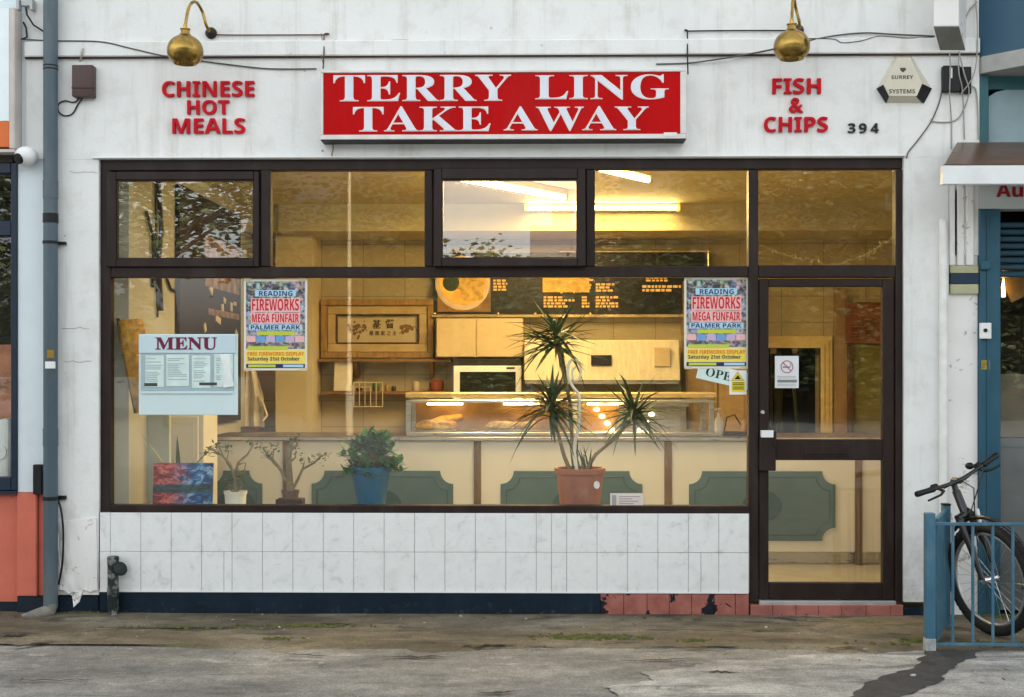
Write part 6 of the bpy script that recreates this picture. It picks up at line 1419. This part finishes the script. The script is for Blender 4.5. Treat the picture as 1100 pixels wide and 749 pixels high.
# ------------------------------------------------------------------ across the street: what the shop windows mirror
BARKT = M('tree_bark', (.06, .045, .03), .9, bmp=.6); LFT = mat_leaf('tree_leaf', (.02, .034, .008), (.07, .08, .02), 1.5, .6)
def street_tree(x, y, h, r, seed, label, dens=1.0):
    rnd = random.Random(seed); t = thing('street_tree', label, 'tree', (x, y, 0), 'trees across the street'); b0 = Vector((x, y, 0)); mb = MB(); lf = MB(); tips = []
    mb.tube([b0, b0 + Vector((.1, 0, h * .25)), b0 + Vector((0, .1, h * .5)), b0 + Vector((.1, 0, h * .75))], [.22, .17, .12, .05], 9)
    for k in range(16):
        a = k * 2.4 + rnd.uniform(-.3, .3); z0 = h * rnd.uniform(.28, .7); L = r * rnd.uniform(.6, 1.05); s0_ = b0 + Vector((0, 0, z0)); e_ = s0_ + Vector((math.cos(a) * L, math.sin(a) * L, h * rnd.uniform(.1, .32))); m_ = s0_.lerp(e_, .5) + Vector((0, 0, .25))
        mb.tube([s0_, m_, e_], [.075, .045, .015], 6)
        for j in range(5): q = m_.lerp(e_, rnd.random()); f_ = q + Vector((rnd.gauss(0, .7), rnd.gauss(0, .7), rnd.uniform(.1, 1.0))); mb.tube([q, f_], [.022, .006], 5); tips.append(f_)
        tips.append(e_)
    bmq = bmesh.new()
    for tp_ in tips:
        for j in range(int(28 * dens)):
            c = tp_ + Vector((rnd.gauss(0, .6), rnd.gauss(0, .6), rnd.gauss(0, .5))); s_ = rnd.uniform(.1, .2); m3 = Matrix.Rotation(rnd.uniform(0, 6.28), 3, 'Z') @ Matrix.Rotation(rnd.uniform(-1.2, 1.2), 3, 'X')
            bmq.faces.new([bmq.verts.new(c + m3 @ Vector(p)) for p in ((-s_, 0, 0), (0, -s_ * .5, .01), (s_, 0, 0), (0, s_ * .5, .01))])
    lf._add(bmq); build('trunk', mb, BARKT, t, smooth=60); build('crown', lf, LFT, t); return t
street_tree(-10.4, -27, 8.6, 3.4, 1, 'leafy street tree mirrored at the left of the first window', 1.2)
street_tree(-6.9, -30, 7.4, 3.0, 2, 'sparse street tree mirrored in the first window', .5)
def row_tree(x, y, h, r, seed, label):
    rnd = random.Random(seed); t = thing('street_tree', label, 'tree', (x, y, 0), 'trees across the street'); b0 = Vector((x, y, 0)); mb = MB(); mb.tube([b0, b0 + Vector((.1, 0, h * .4)), b0 + Vector((0, 0, h * .85))], [.2, .14, .04], 8); bmq = bmesh.new()
    for k in range(14): a = k * 2.4; s0_ = b0 + Vector((0, 0, h * (.2 + .04 * k))); mb.tube([s0_, s0_ + Vector((math.cos(a) * r * .75, math.sin(a) * r * .75, h * .12))], [.06, .015], 5)
    cl = []
    for _ in range(70):
        a = rnd.uniform(0, 6.28); u = rnd.uniform(-1, 1); q = rnd.uniform(.55, 1) * (1 - .35 * max(0, u)); cl.append(Vector((math.cos(a) * r * q * math.sqrt(1 - u * u * .8), math.sin(a) * r * q * math.sqrt(1 - u * u * .8), h * .54 + u * h * .42)))
    for c0_ in cl:
        for j in range(95):
            c = b0 + c0_ + Vector((rnd.gauss(0, .42), rnd.gauss(0, .42), rnd.gauss(0, .36))); s_ = rnd.uniform(.09, .17); m3 = Matrix.Rotation(rnd.uniform(0, 6.28), 3, 'Z') @ Matrix.Rotation(rnd.uniform(-1.2, 1.2), 3, 'X')
            bmq.faces.new([bmq.verts.new(c + m3 @ Vector(p)) for p in ((-s_, 0, 0), (0, -s_ * .6, .01), (s_, 0, 0), (0, s_ * .6, .01))])
    lf = MB(); lf._add(bmq); build('trunk', mb, BARKT, t, smooth=60); build('crown', lf, LFT, t); return t
big = row_tree(9.6, -30, 8.3, 3.0, 3, 'dense dark tree mirrored in the window over the door')
def copy_tree(o, x, y, rz, sc, label):
    c = o.copy(); COL.objects.link(c); c.location = (x, y, 0); c.rotation_euler.z = rz; c.scale = (sc,) * 3; c['label'] = label
    for ch in o.children:
        k = ch.copy(); COL.objects.link(k); k.parent = c
for x_, y_, rz_, sc_, lb_ in ((13.6, -30.5, 1.3, 1.05, 'added dense dark tree right of the one mirrored over the door'), (5.6, -30.6, 2.1, 1.0, 'added dense dark tree left of the one mirrored over the door'), (1.6, -31, 4.0, .97, 'dense dark tree in front of the narrow brick house'), (-2.4, -30.5, 5.0, 1.02, 'dense dark tree behind the pale lamp post'), (18, -31, 3.3, 1.1, 'dense dark tree at the far right across the road'), (-15, -30.5, 2.6, 1.05, 'dense dark tree left of the leafy street tree'), (-19.5, -31, .6, 1.1, 'dense dark tree at the far left across the road'), (23, -31, 5.6, 1.1, 'dense dark tree beyond the far right one'), (7.6, -37, .9, 1.22, 'taller dark tree added in the second row to hide sky opposite the door'), (12.4, -37.5, 2.9, 1.25, 'taller dark tree added in the second row to hide sky right of the door'), (17, -38, 4.4, 1.25, 'taller dark tree added in the second row to hide sky at the far right'), (-1, -37.5, 3.7, 1.18, 'taller dark tree added in the second row to hide sky behind the lamp post'), (-6, -38, 1.9, 1.1, 'taller dark tree added in the second row to hide sky behind the sparse tree')): copy_tree(big, x_, y_, rz_, sc_, lb_)  # second row is added so no bright sky gaps show in the panes
# lamp post
lx = (370 - 550) / 1290 * (7.5 + 22) - .35
t = thing('lamp_post', 'pale lamp post across the street mirrored in the shop window', 'lamp post', (lx, -22, 0))
mb = MB(); mb.tube([(lx, -22, 0), (lx, -22, 1.2), (lx, -22, 1.25), (lx, -22, 8.5)], [.1, .1, .055, .04], 14); build('post', mb, M('cream_post_paint', (.42, .34, .22), .5), t, smooth=40)
mb = MB(); mb.tube([(lx, -22, 8.4), (lx + .3, -21.8, 8.9), (lx + 1.0, -21.2, 9.0)], .04, 10); mb.obox((lx + 1.3, -20.9, 8.98), (.7, .25, .12), Matrix.Rotation(R_(40), 3, 'Z'), .04); build('lamp_head', mb, ALU, t)
# far buildings
def house(x, y, w, d, h, col, roofc, label):
    t = thing('house', label, 'house', (x, y, 0)); mb = MB(); mb.box(x - w / 2, x + w / 2, y - d / 2, y + d / 2, 0, h); wl = build('wall', mb, M('far_brick', col, .8), t)
    mb = MB(); bm_ = bmesh.new(); hw, hd = w / 2 + .3, d / 2 + .3
    v = [bm_.verts.new(p) for p in ((x - hw, y - hd, h), (x + hw, y - hd, h), (x + hw, y + hd, h), (x - hw, y + hd, h), (x - hw, y, h + d * .4), (x + hw, y, h + d * .4))]
    for f in ((0, 1, 5, 4), (2, 3, 4, 5), (1, 2, 5), (3, 0, 4), (3, 2, 1, 0)): bm_.faces.new([v[i] for i in f])
    mb._add(bm_); rf = build('roof', mb, M('far_roof', roofc, .8), t); mb = MB(); mb.box(x - w * .3, x - w * .3 + .8, y - .4, y + .4, h + 1, h + d * .4 + 1.2); build('chimney', mb, M('chimney_brick', col, .8), rf)
    for k in range(int(w // 2.6)):
        for zz in (1.0, 3.6):
            if zz + 1.4 < h: mb = MB(); xx = x - w / 2 + 1.0 + k * 2.6; mb.box(xx, xx + 1.2, y + d / 2 + .005, y + d / 2 + .05, zz, zz + 1.4); build('window', mb, DARK, t)
house(1.9, -42, 3.2, 6, 9.6, (.3, .17, .12), (.12, .1, .1), 'narrow brick house rising behind the trees across the road')

def terrace(x0, x1, y, label):  # unseen terrace added to plug bright sky gaps in the window reflections
    t = thing('sky_blocking_terrace', label, 'building', ((x0 + x1) / 2, y, 0)); BR = M('added_terrace_dark_brick', (.11, .06, .045), .85, var=.2, sc=3)
    mb = MB(); mb.box(x0, x1, y - 8, y, 0, 6.6); wl = build('wall', mb, BR, t)
    mb = MB(); mb.hexa([(x0 - .2, y - 8.2, 6.61), (x1 + .2, y - 8.2, 6.61), (x1 + .2, y + .3, 6.61), (x0 - .2, y + .3, 6.61), (x0 - .2, y - 4.2, 10.4), (x1 + .2, y - 4.2, 10.4), (x1 + .2, y - 3.8, 10.4), (x0 - .2, y - 3.8, 10.4)]); rf = build('roof', mb, M('dark_slate', (.045, .045, .05), .8), t)
    k = 0; x = x0 + 1.2
    while x < x1 - 1.5:
        for zz in (1.0, 4.1): mb = MB(); mb.box(x, x + 1.1, y + .005, y + .06, zz, zz + 1.5); build('window', mb, DARK, t)
        if k % 3 == 1: mb = MB(); mb.box(x, x + .9, y - 4.4, y - 3.6, 9.6, 11.0); build('chimney', mb, BR, rf)
        x += 2.9; k += 1
terrace(3.8, 30, -41, 'long dark brick terrace added behind the trees to keep sky out of the reflections'); terrace(-11.5, -.2, -41, 'shorter dark brick terrace added behind the lamp post to keep sky out of the reflections')
